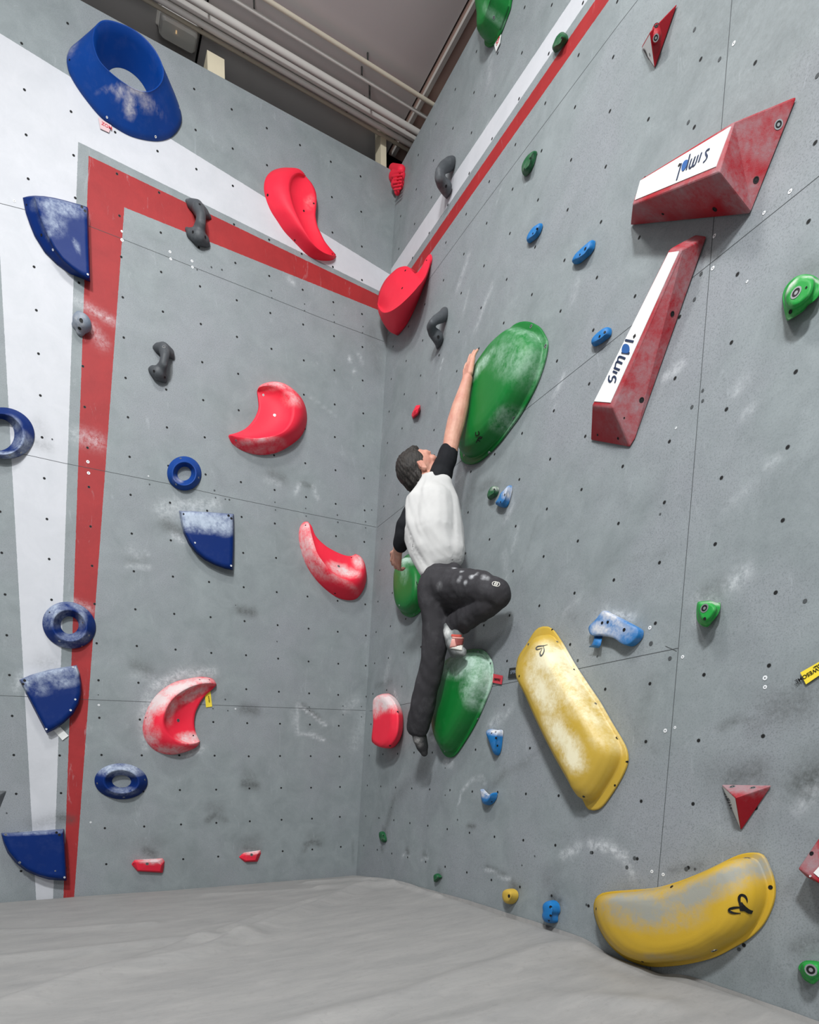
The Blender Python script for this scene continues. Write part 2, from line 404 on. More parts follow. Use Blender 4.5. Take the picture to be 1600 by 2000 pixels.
# ------------------------------------------------------------------ painted climbing walls
TOP = 4.49
def hp(k, axis, p, q, inside):
    """signed distance (m) to the line p-q in the wall's (horizontal, z) coordinates, positive on the 'inside' side"""
    (x0, z0), (x1, z1) = p, q; a, b = (z1 - z0), -(x1 - x0); L = math.hypot(a, b); a /= L; b /= L; c = -(a * x0 + b * z0)
    if a * inside[0] + b * inside[1] + c < 0: a, b, c = -a, -b, -c
    s = k.sep
    return k.math('ADD', k.math('ADD', k.math('MULTIPLY', s[axis], a), k.math('MULTIPLY', s[2], b)), k.math('ADD', k.edge, c))
def wall_material(name, which):
    k = NT(name, .62, .35)
    sp = nd(k.t, 'ShaderNodeSeparateXYZ'); k.l(k.tc.outputs['Object'], sp.inputs[0]); k.sep = sp.outputs
    k.edge = k.math('MULTIPLY', k.math('SUBTRACT', k.noise(60, 2), .5), .004)
    n_big = k.noise(1.4, 4, .6); n_mid = k.noise(7, 6, .7, dist=.4); n_fine = k.noise(230, 3, .7); n_fin2 = k.noise(60, 5, .75)
    g0 = s2l((138, 146, 148)); g1 = s2l((122, 130, 132)); gp = s2l((142, 145, 151))
    grey = k.mix(k.mapr(n_mid, .35, .7), g0, g1); grey = k.mix(k.mapr(n_big, .45, .65, 0, .6), grey, gp)
    sa = k.mapr(n_big, .35, .6, .1, .5)
    grey = k.mix(k.math('MULTIPLY', k.mapr(n_fine, .5, .66), sa), grey, s2l((76, 84, 86)))
    white = k.mix(k.mapr(n_mid, .3, .8), s2l((196, 198, 203)), s2l((184, 187, 192)))
    red = k.mix(k.mapr(n_mid, .3, .7), s2l((158, 40, 42)), s2l((142, 34, 37)))
    def both(*m):
        r = m[0]
        for x in m[1:]: r = k.math('MINIMUM', r, x)
        return r
    step = lambda x: k.math('GREATER_THAN', x, 0.0)
    if which == 'L':
        ax = 0; D = lambda x, y: tuple(hit('L', x, y)[[0, 2]]); ins = (-1.0, 1.2)
        wT = hp(k, ax, D(0, 65), D(755, 532), ins); wL = hp(k, ax, D(24, 925), D(63, 1620), ins)
        gT = hp(k, ax, D(163, 282), D(740, 568), ins); gL = hp(k, ax, D(150, 360), D(104, 1750), ins)
        rT = hp(k, ax, D(175, 305), D(738, 576), ins); rL = hp(k, ax, D(170, 400), D(124, 1750), ins)
        iT = hp(k, ax, D(243, 405), D(740, 606), ins); iL = hp(k, ax, D(243, 405), D(145, 1750), ins)
        wm = k.math('MULTIPLY', step(both(wT, wL)), k.math('SUBTRACT', 1.0, step(both(gT, gL))))
        rm = k.math('MULTIPLY', step(both(rT, rL)), k.math('SUBTRACT', 1.0, step(both(iT, iL))))
    else:
        ax = 1; D = lambda x, y: tuple(hit('R', x, y)[[1, 2]]); ins = (-2.0, 1.0); up = (-1.0, 9.0)
        a_ = hp(k, ax, D(765, 524), D(1116, 0), ins); b_ = hp(k, ax, D(850, 439), D(1148, 0), up)
        c_ = hp(k, ax, D(850, 456), D(1163, 0), ins); d_ = hp(k, ax, D(850, 482), D(1190, 0), up)
        wm = step(both(a_, b_)); rm = step(both(c_, d_))
    col = k.mix(wm, grey, white); col = k.mix(rm, col, red)
    # worn-in dirt and chalk, plus shade painted in among the dark marks
    sc_ = k.attr('scuff_shade'); ch_ = k.attr('chalk')
    ragged = k.mapr(n_fin2, .3, .7, .35, 1.25)
    col = k.mix(k.math('MULTIPLY', k.math('MULTIPLY', sc_, ragged), .8, True), col, s2l((62, 64, 62)))
    st = nd(k.t, 'ShaderNodeMapping'); st.inputs['Scale'].default_value = (3.2, 3.2, .8); st.inputs['Rotation'].default_value = (.5, .1, 0)
    k.l(k.tc.outputs['Object'], st.inputs[0])
    streak = k.noise(5.0, 8, .75, st.outputs[0], 1.5)
    col = k.mix(k.mapr(streak, .6, .78, 0, .5), col, s2l((176, 182, 186)))
    col = k.mix(k.math('MULTIPLY', ch_, k.mapr(k.noise(45, 6, .8), .38, .66, .05, 1.0), True), col, s2l((212, 216, 220)))
    k.base(col)
    k.bump(k.math('ADD', k.math('MULTIPLY', n_fine, .6), n_fin2), .25, .002)
    return k.m
def seg_val(P, a, b, w):
    a = np.array(a); b = np.array(b); ab = b - a; t = np.clip(((P - a) @ ab) / max(ab @ ab, 1e-9), 0, 1)
    d = np.linalg.norm(P - (a + t[:, None] * ab), axis=1); return np.exp(-(d / w) ** 2)
def build_wall(name, wall, u0, u1, v0, v1, holes, seams, marks, screws, mat, label, step=.016):
    nu, nv = int((u1 - u0) / step), int((v1 - v0) / step)
    uu, vv = np.meshgrid(np.linspace(u0, u1, nu), np.linspace(v0, v1, nv)); uvs = np.stack([uu.ravel(), vv.ravel()], 1)
    n, o_, u, v = WALL[wall]
    V = o_ + np.outer(uvs[:, 0], u) + np.outer(uvs[:, 1], v)
    f = grid_faces(nv, nu, False)
    verts = [tuple(x) for x in V]; faces = list(f); mid = [0] * len(f)
    sc_v = np.zeros(len(verts)); ch_v = np.zeros(len(verts))
    for (x0, y0, x1, y1, w, s, kind) in marks:
        a, b = uv(wall, hit(wall, x0, y0)), uv(wall, hit(wall, x1, y1)); r = seg_val(uvs, a, b, w) * s
        if kind == 'd': sc_v = np.maximum(sc_v, r)
        else: ch_v = np.maximum(ch_v, r)
    # thickness: a board behind the face
    k = len(verts); cor = [(u0, v0), (u1, v0), (u1, v1), (u0, v1)]
    for d in (0.0, -.06):
        for a, b in cor: verts.append(tuple(o_ + u * a + v * b + n * d))
    for i in range(4): faces.append((k + i, k + (i + 1) % 4, k + 4 + (i + 1) % 4, k + 4 + i)); mid.append(0)
    faces.append((k + 4, k + 5, k + 6, k + 7)); mid.append(0)
    def add_disc(a, b, r, m, h=.0006, ns=10):
        s = len(verts)
        for i in range(ns):
            t = 2 * math.pi * i / ns; verts.append(tuple(o_ + u * (a + r * math.cos(t)) + v * (b + r * math.sin(t)) + n * h))
        faces.append(tuple(range(s, s + ns))); mid.append(m)
    for a, b, r in holes: add_disc(a, b, r * 1.25, 3, .0004); add_disc(a, b, r, 1)
    for x, y, r, m in screws:
        a, b = uv(wall, hit(wall, x, y)); add_disc(a, b, r, m, .0012)
        if m == 2: add_disc(a, b, r * .3, 3, .0018)
    for pl in seams:
        for (x0, y0), (x1, y1) in zip(pl, pl[1:]):
            a, b = uv(wall, hit(wall, x0, y0)), uv(wall, hit(wall, x1, y1)); d = (b - a) / np.linalg.norm(b - a); p = np.array([-d[1], d[0]]) * .0011
            s = len(verts)
            for q in (a - p, b - p, b + p, a + p): verts.append(tuple(o_ + u * q[0] + v * q[1] + n * .0005))
            faces.append((s, s + 1, s + 2, s + 3)); mid.append(3)
    o = mesh_obj(name, verts, faces, mat, smooth=False, kind='structure')
    for m in ('hole', 'screw', 'seam'): o.data.materials.append(MT[m])
    o.data.polygons.foreach_set('material_index', mid)
    ex = np.zeros(len(verts) - len(sc_v))
    for nm, arr in (('scuff_shade', sc_v), ('chalk', ch_v)):
        o.data.attributes.new(nm, 'FLOAT', 'POINT').data.foreach_set('value', np.r_[arr, ex].astype(np.float32))
    return o
rnd = random.Random(3)
def grid_holes(org, ax, ay, cols, rows):
    return [org + ax * (.2 * c) + ay * (.2 * r) for c in cols for r in rows]
hl = []
for P in grid_holes(np.array([-1.91521524, 0, .753425]), UL, VL, range(-3, 11), range(-3, 19)):
    a = uv('L', P); hl.append((a[0] + rnd.uniform(-.003, .003), a[1] + rnd.uniform(-.003, .003), .0052))
hr = []
DN = np.array([-7.57456601e-02, 9.09091712e-04, -9.97126756e-01])
for P in grid_holes(OR, UR, DN, range(-9, 14), range(-3, 19)):
    a = uv('R', P)
    if P[2] > .06: hr.append((a[0] + rnd.uniform(-.003, .003), a[1] + rnd.uniform(-.003, .003), .0052))
marksL = [  # x0,y0,x1,y1 (photo points on the wall), width m, strength, dark / chalk
 (325,1025,352,1040,.035,.8,'d'),(340,1046,356,1056,.02,.7,'c'),(318,995,352,990,.05,.5,'c'),(350,990,420,985,.04,.55,'c'),
 (530,925,552,935,.035,.55,'d'),(590,944,608,950,.014,.7,'d'),(585,946,578,962,.014,.6,'c'),(612,950,620,975,.014,.5,'c'),(520,938,545,945,.02,.35,'c'),
 (468,1192,494,1196,.03,.85,'d'),(476,1384,498,1388,.035,.75,'d'),(478,1530,500,1534,.028,.9,'d'),(482,1512,492,1520,.04,.45,'d'),
 (405,1602,420,1592,.02,.8,'d'),(420,1592,440,1602,.02,.6,'d'),(414,1578,426,1582,.045,.4,'d'),
 (598,1650,612,1643,.02,.85,'d'),(612,1643,624,1648,.02,.85,'d'),(594,1662,600,1652,.015,.5,'d'),(606,1634,620,1636,.035,.35,'d'),
 (265,1300,288,1310,.04,.6,'d'),(262,1318,300,1326,.025,.3,'c'),(590,1378,622,1402,.02,.75,'d'),
 (583,1376,637,1417,.009,.9,'c'),(582,1376,580,1432,.011,.6,'c'),(580,1432,606,1434,.008,.7,'c'),(606,1434,632,1445,.011,.9,'c'),(572,1395,579,1420,.02,.35,'c'),
 (70,865,92,872,.03,.4,'d'),(75,830,85,850,.04,.25,'d'),(118,1597,138,1601,.025,.9,'d'),(70,1610,110,1600,.04,.45,'d'),(85,1295,110,1300,.05,.3,'d'),
 (285,1660,300,1668,.03,.9,'d'),(480,1655,505,1660,.025,.6,'d'),(270,1650,310,1650,.06,.3,'d'),(480,1648,500,1640,.05,.35,'d'),
 (250,1105,290,1108,.012,.6,'c'),(252,1075,270,1085,.03,.3,'c'),(255,1095,280,1092,.03,.3,'d'),(285,1075,290,1085,.008,.4,'c'),
 (600,770,655,812,.006,.35,'c'),(683,700,684,703,.012,1,'c'),(692,724,693,727,.01,.8,'c'),(565,545,572,552,.015,.6,'c'),(700,690,708,708,.008,.6,'c'),
 (150,850,190,862,.04,.55,'c'),(150,588,220,628,.022,.6,'c'),(180,640,200,670,.03,.45,'c'),(440,1355,446,1420,.02,0,'c'),
 (290,1360,282,1400,.03,.55,'c'),(300,1342,350,1318,.03,.75,'c'),(355,1316,415,1312,.03,.6,'c'),(278,1410,284,1460,.02,.4,'c'),(365,1475,395,1462,.02,.55,'c'),
 (690,1460,712,1400,.05,.25,'c'),(675,1385,695,1370,.04,.35,'c'),(140,1175,178,1190,.02,.5,'c'),(35,1340,45,1318,.025,.6,'c'),(215,1490,250,1489,.03,.25,'d'),(690,1640,688,1690,.006,.4,'d'),
 (705,1640,735,1300,.03,.22,'d'),(230,1640,420,1700,.12,.14,'d'),(0,1450,45,1500,.1,.12,'d'),(725,650,738,720,.05,.3,'d')]  # last mark paints the corner teardrop's cast shadow; the others are dark patches
marksR = [
 (752,1625,770,1560,.03,.55,'d'),(770,1560,835,1490,.05,.35,'d'),(795,1660,797,1664,.018,.9,'d'),(828,1668,832,1672,.018,.6,'d'),(745,1655,747,1662,.014,.7,'d'),(748,1617,752,1622,.014,.8,'d'),
 (786,1672,792,1667,.007,.7,'c'),(792,1667,800,1676,.007,.6,'c'),(824,1678,836,1676,.007,.5,'c'),(858,1700,862,1708,.018,.6,'d'),
 (915,1612,926,1615,.012,.9,'d'),(950,1692,985,1708,.014,.6,'d'),(948,1697,995,1718,.007,.7,'c'),(1000,1728,1012,1735,.02,.85,'d'),(1078,1752,1092,1760,.022,.9,'d'),(1070,1720,1085,1750,.05,.35,'d'),
 (955,1545,985,1510,.03,.5,'d'),(985,1510,1030,1490,.02,.3,'d'),(895,1575,902,1545,.009,.55,'c'),(902,1545,925,1520,.009,.7,'c'),(925,1520,942,1520,.009,.6,'c'),(942,1520,948,1532,.009,.4,'c'),
 (1100,1670,1130,1655,.02,.7,'c'),(1155,1648,1190,1655,.02,.85,'c'),(1190,1655,1218,1672,.018,.9,'c'),(1218,1672,1238,1712,.012,.6,'c'),
 (960,1415,975,1402,.03,.55,'c'),(988,1400,1000,1380,.015,.4,'c'),(868,1488,882,1492,.018,.8,'c'),(1160,1230,1180,1200,.035,.5,'c'),(1180,1195,1235,1208,.018,.8,'c'),
 (1190,1100,1300,1080,.006,.2,'d'),(1430,1140,1452,1122,.03,.6,'c'),(1380,1160,1400,1150,.04,.5,'d'),(1370,1185,1365,1210,.02,.6,'c'),(1360,1170,1395,1170,.02,.4,'c'),
 (1410,1420,1440,1405,.016,.6,'d'),(1440,1405,1485,1412,.014,.5,'d'),(1470,1425,1480,1430,.03,.3,'d'),(1520,1385,1560,1375,.06,.6,'d'),(1560,1375,1590,1350,.05,.4,'d'),(1570,1528,1600,1515,.05,.95,'d'),(1590,1500,1600,1490,.06,.5,'d'),(1560,1580,1590,1545,.02,.4,'c'),
 (1430,1520,1480,1505,.04,.75,'d'),(1400,1510,1440,1515,.06,.3,'d'),(1450,1500,1500,1520,.05,.3,'d'),(1365,1300,1385,1260,.05,.12,'d'),
 (1300,735,1330,715,.016,.7,'c'),(1440,760,1450,748,.02,.4,'c'),(1455,810,1465,800,.015,.4,'c'),(1505,905,1520,895,.015,.45,'c'),(1420,990,1465,950,.02,.2,'c'),
 (1555,535,1600,515,.03,.35,'d'),(1535,600,1545,640,.02,.4,'d'),(930,640,960,560,.02,.35,'c'),(895,560,915,500,.02,.4,'c'),(905,610,915,570,.01,.3,'c'),(860,720,866,700,.006,.9,'c'),
 (1085,770,1100,735,.012,.55,'c'),(1080,800,1087,790,.01,.4,'c'),(1120,585,1128,550,.02,.25,'c'),(965,730,985,690,.01,0,'c'),
 (930,985,960,960,.01,.3,'d'),(940,955,960,945,.03,.35,'d'),(948,944,975,946,.02,.5,'d'),(990,1010,1000,985,.02,.5,'c'),(905,1000,950,880,.05,.28,'d'),(880,960,935,870,.02,.3,'c'),
 (1000,1075,1015,1020,.01,.3,'c'),(985,1080,990,1130,.02,.3,'c'),(1130,1170,1105,1195,.014,.3,'c'),(1105,1195,1125,1205,.008,.35,'d'),(1050,1010,1020,1110,.006,.25,'d'),
 (1008,1505,1090,1430,.01,.25,'d'),(1255,1400,1240,1440,.04,.22,'d'),(1265,1360,1270,1330,.03,.25,'d'),(1285,1470,1250,1440,.01,.3,'d'),
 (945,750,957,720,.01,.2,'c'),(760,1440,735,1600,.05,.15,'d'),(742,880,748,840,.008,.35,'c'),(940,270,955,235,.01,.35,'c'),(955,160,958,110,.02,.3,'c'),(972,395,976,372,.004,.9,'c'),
 (1400,40,1600,60,.3,.3,'d'),(1300,80,1480,280,.25,.14,'d'),(1110,1650,1090,1700,.02,.15,'d'),(1420,1880,1600,1960,.12,.15,'d'),(1560,1850,1600,1835,.03,.6,'d'),  # first two marks paint the shade of the upper right corner into the wall
 (1230,1740,1170,1760,.03,.2,'d'),(1310,1700,1370,1690,.014,.55,'d'),(770,1350,778,1375,.008,.8,'c'),(735,1340,765,1330,.02,.5,'d'),(752,1330,762,1280,.03,.3,'c'),
 (875,1420,895,1425,.0,.0,'c'),(838,1434,850,1432,.006,.8,'d'),(842,1442,852,1450,.008,.5,'c'),(1300,100,1320,60,.03,.0,'d')]
seamsL = [[(-40,872),(0,880),(57,889.5),(122,904),(201,919.5),(335,946),(460,974),(600,1003),(737,1030)],
          [(-20,392),(175,442),(237,466),(500,570),(625,620),(750,667)],
          [(-30,1357),(165,1366),(290,1371),(415,1377),(580,1383),(725,1388)]]
seamsR = [[(1430,-60),(1430,0),(1387.6,514.7),(1352.5,950),(1311.5,1430),(1284,1740),(1262,1990)],
          [(737,1030),(880,917),(1220,647),(1387.6,515)],[(1387.6,515),(1640,312)],
          [(750,666),(790,612),(912,445),(1207,50),(1246,0)],
          [(722,1389),(965,1340),(1325,1266)],[(1300,1262),(1322,1272)]]
screwsL = [(238,452,.006,2),(238.5,469,.008,2),(332,492,.007,2),(333.5,506,.007,2),(375,510,.007,2),(376,522,.007,2),(413,522,.005,3),(433.5,527,.005,3),(385,527,.004,3),
 (171.7,902,.008,2),(173,924,.008,2),(82,942,.0,3),(193,1377,.006,2),(192,1357,.003,3),(460,1384.5,.005,2),(445,1388,.004,3),(416,1384,.004,3),(440,1366,.005,3),(292,946,.004,3),(290,930,.004,2),
 (419,958,.005,3),(421,972,.004,3),(440,975,.004,3),(448,976,.005,3),(537,981,.004,3),(538,996,.004,3),(597,993,.004,3),(598,1008,.004,3),(659,1006,.005,3),(660,1020,.005,3),(714,1019,.005,3),(714,1031,.004,3),(726,996,.004,3),
 (530,568,.004,3),(531,582,.004,3),(595,594,.004,3),(595,607,.004,3),(652,615,.004,3),(653,629,.004,3),(709,638,.004,3),(708,650,.004,3),(177,1606,.005,2),(13,1588,.004,3),(102,858,.004,3),
 (604,1381,.004,3),(605,1388,.004,3),(670,1379,.004,3),(670,1396,.004,3),(706,1380,.004,3),(706,1400,.004,3),(541,1253,.004,3),(460,1182,.003,3),(28,393,.006,2)]
screwsR = [(1396,461,.006,2),(1393,524,.006,2),(1370,1190,.0,2),(1272,1257,.008,3),(1270,1226,.007,2),(1309,1286,.007,3),(1334,1283,.006,2),(1300,1427,.007,2),(1319,1421,.005,2),(1368,1222,.0,3),
 (1495,1324,.007,2),(1495,1342,.006,2),(1264,1293,.0,3),(1357,585,.006,3),(1370,535,.006,3),(1352,795,.006,3),(1373,783,.005,3),(1373,763,.005,3),(1434,85,.006,2),(1406,116,.006,3),(1357,58,.006,3),(1345,239,.006,3),(1293,375,.005,2),
 (1544,374,.006,2),(1493,416,.005,2),(1274,1702,.006,2),(1296,1708,.006,2),(1240,1676,.007,3),(1225,1694,.007,3),(1155,1665,.006,3),(1146,1767,.005,3),(1341,1697,.007,3),(1358,1697,.004,3),(1444,1854,.006,3),(1573,1174,.006,3),(1290,1004,.004,3),(1321,836,.004,2),
 (870,1500,.004,3),(879,1544,.004,3),(870,1553,.004,3),(894,1601,.005,3),(765,1577,.004,3),(742,1598,.004,3),(1020,1690,.004,3),(1045,1672,.004,3),(1158,1281,.0,3),(1167,1282,.004,3),(1129,1290,.006,3),(1460,550,.004,2),(1600-3,148,.006,3)]
mL = wall_material('left_wall_paint', 'L'); mR = wall_material('right_wall_paint', 'R')
wl = build_wall('wall_left', 'L', -3.4, .36, -.12, TOP, hl, seamsL, marksL, [s for s in screwsL if s[2] > 0], mL, '')
wl['label'] = 'grey painted climbing wall with a white and red angular stripe'
vz = (TOP - OR[2]) / VR[2]; v0 = (-.12 - OR[2]) / VR[2]
u_c = uv('R', hit('R', 722, 1380))[0]
wr = build_wall('wall_right', 'R', -1.99, 3.6, v0, vz, hr, seamsR, marksR, [s for s in screwsR if s[2] > 0], mR, '')
wr['label'] = 'grey painted climbing wall leaning back, with a white and red slanting stripe'
wl.data.transform(Matrix()); 

# ------------------------------------------------------------------ ceiling and what runs along it
def boxm(name, lo, hi, mat, **k):
    x0, y0, z0 = lo; x1, y1, z1 = hi
    v = [(x0, y0, z0), (x1, y0, z0), (x1, y1, z0), (x0, y1, z0), (x0, y0, z1), (x1, y0, z1), (x1, y1, z1), (x0, y1, z1)]
    o = mesh_obj(name, v, [(3, 2, 1, 0), (4, 5, 6, 7), (0, 1, 5, 4), (1, 2, 6, 5), (2, 3, 7, 6), (3, 0, 4, 7)], mat, smooth=False, **k)
    c = Vector(((x0 + x1) / 2, (y0 + y1) / 2, z0)); recenter(o, c); return o
CZ = 4.80
boxm('ceiling', (-7, -8.5, CZ), (.385, .62, CZ + .12), MT['ceil'], kind='structure')
boxm('ceiling', (.398, -8.5, CZ), (1.7, .215, CZ + .14), MT['ceilr'], kind='structure')  # browner tone on the ceiling strip right of the trim
boxm('trim_1', (.408, -8.5, CZ - .022), (.432, .19, CZ), MT['trimw'], kind='structure')
boxm('trim_2', (.385, -8.5, CZ + .015), (.398, .62, CZ + .12), MT['dark'], kind='structure')
boxm('trim_3', (-.842, -.05, CZ - .008), (-.832, .62, CZ), MT['dark'], kind='structure')
boxm('dark_void_backing', (-7, .62, 0), (1.7, .72, CZ + .12), MT['dark'], kind='structure')  # black backing added so the gap above the walls stays dark
boxm('ceiling', (.398, .215, CZ + .14), (1.7, .72, CZ + .2), MT['dark'], kind='structure')  # dark cover added to shut world light out of the corner gap
boxm('wall_side', (1.7, -8.5, 0), (1.8, .72, CZ + .12), MT['dark'], kind='structure')
st1 = hit('L', 440, 160, -.064); a1 = hit('L', 405, 118, -.064)
sd = boxm('timber_stud', (a1[0], .062, 4.2), (st1[0] - .002, .16, 4.655), MT['timber']); tag(sd, 'pale timber stud standing behind the left wall top edge, below the lamp', 'timber')
a2 = hit('L', 744, 332, -.064); b2 = hit('L', 756, 332, -.064)
sd = boxm('timber_stud', (a2[0], .062, 4.2), (b2[0] - .005, .14, CZ - .002), MT['timber']); tag(sd, 'narrow timber stud in the dark gap beside the room corner', 'timber')
def tube(name, P, r, mat, ns=14, **k):
    V = []; n = len(P)
    for i, p in enumerate(P):
        t = Vector(P[min(i + 1, n - 1)]) - Vector(P[max(i - 1, 0)]); q = t.to_track_quat('Z', 'Y').to_matrix()
        rr = r[i] if isinstance(r, (list, tuple)) else r
        for j in range(ns): V.append(Vector(p) + q @ Vector((rr * math.cos(2 * math.pi * j / ns), rr * math.sin(2 * math.pi * j / ns), 0)))
    f = grid_faces(n, ns, True) + [tuple(range(ns))[::-1], tuple(range((n - 1) * ns, n * ns))]
    o = mesh_obj(name, V, f, mat, **k); fixn(o); return o
pipes = [((734,133),(848,206),4.745,.011,'pipey','thin cream pipe farthest from the left wall, with brass clips'),
         ((600,89),(834,228),4.74,.009,'pipe','slim grey conduit second from the right, between two pipes'),
         ((400,14),(818,258),4.69,.0175,'pipe','thickest bright grey pipe in the middle of the ceiling run'),
         ((400,36),(811,270.5),4.72,.0165,'pipe','dull grey pipe tucked just below the thickest pipe'),
         ((400,51),(804,284),4.69,.014,'pipe','grey pipe second from the emergency lamp'),
         ((400,67),(797.5,292.5),4.73,.010,'pipey','thin pipe running nearest to the emergency lamp and timber stud')]
for (a, b, z, r, m, lab) in pipes:
    A = hitz(*a, z); B = hitz(*b, z); y = (A[1] + B[1]) / 2
    o = tube('ceiling_pipe', [(x, y, z) for x in np.linspace(-4.2, 1.25, 12)], r, MT[m], label=lab, cat='pipe', group=None)
    recenter(o, (-1.5, y, z))
    for cx_ in ((-.86, .1, -2.2) if r > .012 else (.02, -.62, -1.9)):
        v = boxm('pipe_clip', (cx_ - .004, y - .004, z + r - .002), (cx_ + .004, y + .004, CZ + .002), MT['clip'])
        v.parent = o; v.location = v.location - o.location
# emergency lamp on the ceiling
c = hitz(348, 57, CZ - .03); ln = hitz(315, 42, CZ - .03); rn = hitz(383, 72, CZ - .03)
lamp = bpy.data.objects.new('emergency_lamp', None); COL.objects.link(lamp); lamp.location = (c[0], c[1], CZ)
tag(lamp, 'clear plastic emergency lamp on the ceiling beside the pipes', 'emergency lamp')
hx = abs(rn[0] - ln[0]) / 2 + .01; hy = .058
def rbox(name, hx, hy, z0, z1, r, mat, parent, taper=1.0):
    pts = []
    for sx, sy, a0 in ((1, 1, 0), (-1, 1, 90), (-1, -1, 180), (1, -1, 270)):
        for k in range(6):
            t = math.radians(a0 + k * 18); pts.append((sx * (hx - r) + r * math.cos(t), sy * (hy - r) + r * math.sin(t)))
    V = [(x, y, z1) for x, y in pts] + [(x * (1 + taper) / 2, y * (1 + taper) / 2, z0 + .012) for x, y in pts] + [(x * taper * .93, y * taper * .86, z0) for x, y in pts]
    n = len(pts); f = grid_faces(3, n, True) + [tuple(range(n)), tuple(range(2 * n, 3 * n))[::-1]]
    o = mesh_obj(name, V, f, mat, parent, smooth=False); fixn(o); return o
kk = NT('clear_diffuser', .15, .5); kk.base((.85, .84, .8, 1)); kk.b.inputs['Transmission Weight'].default_value = .3; kk.b.inputs['IOR'].default_value = 1.2
rbox('base_plate', hx + .008, hy + .008, -.016, 0, .012, MT['trimw'], lamp)
rbox('reflector', hx - .012, hy - .03, -.032, -.014, .01, MT['trimw'], lamp)
rbox('diffuser', hx, hy, -.07, -.014, .02, kk.m, lamp, .92)
lt = tube('tube', [(-hx * .8, .012, -.045), (hx * .8, .012, -.045)], .009, MT['screw'], parent=lamp)
em = NT('led'); em.b.inputs['Emission Color'].default_value = (1, .62, .25, 1); em.b.inputs['Emission Strength'].default_value = 2.0
le = tube('indicator_light', [(-.012, -.012, -.05), (-.012, -.006, -.062)], .004, em.m, parent=lamp)

# ------------------------------------------------------------------ crash mat
kx = NT('crash_mat_vinyl', .6, .3)
mv = nd(kx.t, 'ShaderNodeMapping'); mv.inputs['Scale'].default_value = (1.2, 4, 1); kx.l(kx.tc.outputs['Object'], mv.inputs[0])
m1 = kx.noise(3.5, 6, .7, mv.outputs[0], .5)
cm = kx.mix(kx.mapr(m1, .3, .7), s2l((150, 149, 147)), s2l((134, 134, 133)))
cm = kx.mix(kx.mapr(kx.noise(40, 5, .75), .55, .8, 0, .5), cm, s2l((118, 118, 116)))
kx.base(cm); kx.bump(kx.noise(30, 5, .7, mv.outputs[0]), .12, .01)
folds = [([(-60,2010),(200,1915),(330,1880),(400,1862),(500,1820),(600,1780),(700,1742),(760,1735)], .014, .045),
         ([(0,1975),(150,1925),(300,1870),(450,1815),(560,1775),(640,1752),(720,1738)], .007, .03),
         ([(-40,1885),(120,1868),(250,1852),(360,1838),(500,1832)], .007, .04), ([(-20,1826),(120,1820),(300,1806)], .005, .03),
         ([(560,2010),(700,1975),(850,1930),(1000,1885),(1120,1862),(1250,1900)], .008, .05),
         ([(700,2040),(900,2000),(1100,1960),(1300,1975)], .006, .05),
         ([(600,1722),(700,1716),(760,1726),(900,1760),(1100,1832),(1319,1912),(1600,2004)], .007, .03),
         ([(620,1735),(740,1728),(860,1762)], .006, .02), ([(400,1745),(560,1738),(690,1732)], .004, .03)]
def mat_z0(x, y):
    sx = -x * 1.0; zl = -.04 + .012 * min(sx, .7) / .7 + .035 * min(max(sx - .7, 0), 2) / 1.3
    t = min(-y, 3.0); zr = -.035 + .08 * (1 - math.exp(-max(t, 0) / .5)) - .012 * max(t - 1.8, 0)
    wgt = math.exp(-sx / .9)
    return zl + (zr + .035) * wgt * 1.0
xs = np.unique(np.r_[np.linspace(-6.5, -3, 20), np.linspace(-3, -.2, 150), np.linspace(-.2, .36, 60)]); ys = np.unique(np.r_[np.linspace(-8, -4, 20), np.linspace(-4, -.3, 190), np.linspace(-.3, .0, 40)])
X_, Y_ = np.meshgrid(xs, ys); Pm = np.stack([X_.ravel(), Y_.ravel()], 1)
Z = np.array([mat_z0(x, y) for x, y in Pm])
for pl, h, w in folds:
    best = np.zeros(len(Pm))
    Q = crom(pl, 24, False); G = [hitz(a, b, .0)[:2] for a, b in Q]
    for a, b in zip(G, G[1:]): best = np.maximum(best, seg_val(Pm, a, b, w))
    Z += h * 2.2 * best
DY = hit('R', 1236, 1874)[1]
for i, (x, y) in enumerate(Pm):
    Z[i] += .004 * noise.noise(Vector((x * 2.2, y * 2.2, 0))) + .0015 * noise.noise(Vector((x * 9, y * 14, 3)))
    xw = OR[0] - .0 + ((OR[2] - Z[i]) * .0) ; pw = (0 - NR @ (np.array([0, y, Z[i]]) - OR)) / NR[0]   # x of the right wall face here
    Z[i] -= .03 * math.exp(-((y - DY) / .17) ** 4) * math.exp(-(max(pw - x, 0) / .13) ** 2)   # pressed down under the kidney-shaped volume
    e = min(-y, max(pw - x, 0)); Z[i] -= .03 * math.exp(-max(e, 0) / .018)
    pw = OR[0] + (0 - NR[1] * (y - OR[1]) - NR[2] * (Z[i] - OR[2])) / NR[0]
    Pm[i, 0] = min(x, pw - .004)
    Pm[i, 1] = min(y, -.003)
Vm = [(x, y, z) for (x, y), z in zip(Pm, Z)]; fm = grid_faces(len(ys), len(xs), False)
nb = len(Vm); nx, ny = len(xs), len(ys)
rim = [i for i in range(nx)] + [r * nx + nx - 1 for r in range(1, ny)] + [(ny - 1) * nx + c for c in range(nx - 2, -1, -1)] + [r * nx for r in range(ny - 2, 0, -1)]
for i in rim: Vm.append((Vm[i][0] - .04, Vm[i][1], -.35))
for i in range(len(rim)): j = (i + 1) % len(rim); fm.append((rim[i], rim[j], nb + j, nb + i))
mo = mesh_obj('crash_mat', Vm, fm, kx.m); tag(mo, 'thick grey vinyl crash mat covering the floor, creased along folds', 'crash mat'); fixn(mo)
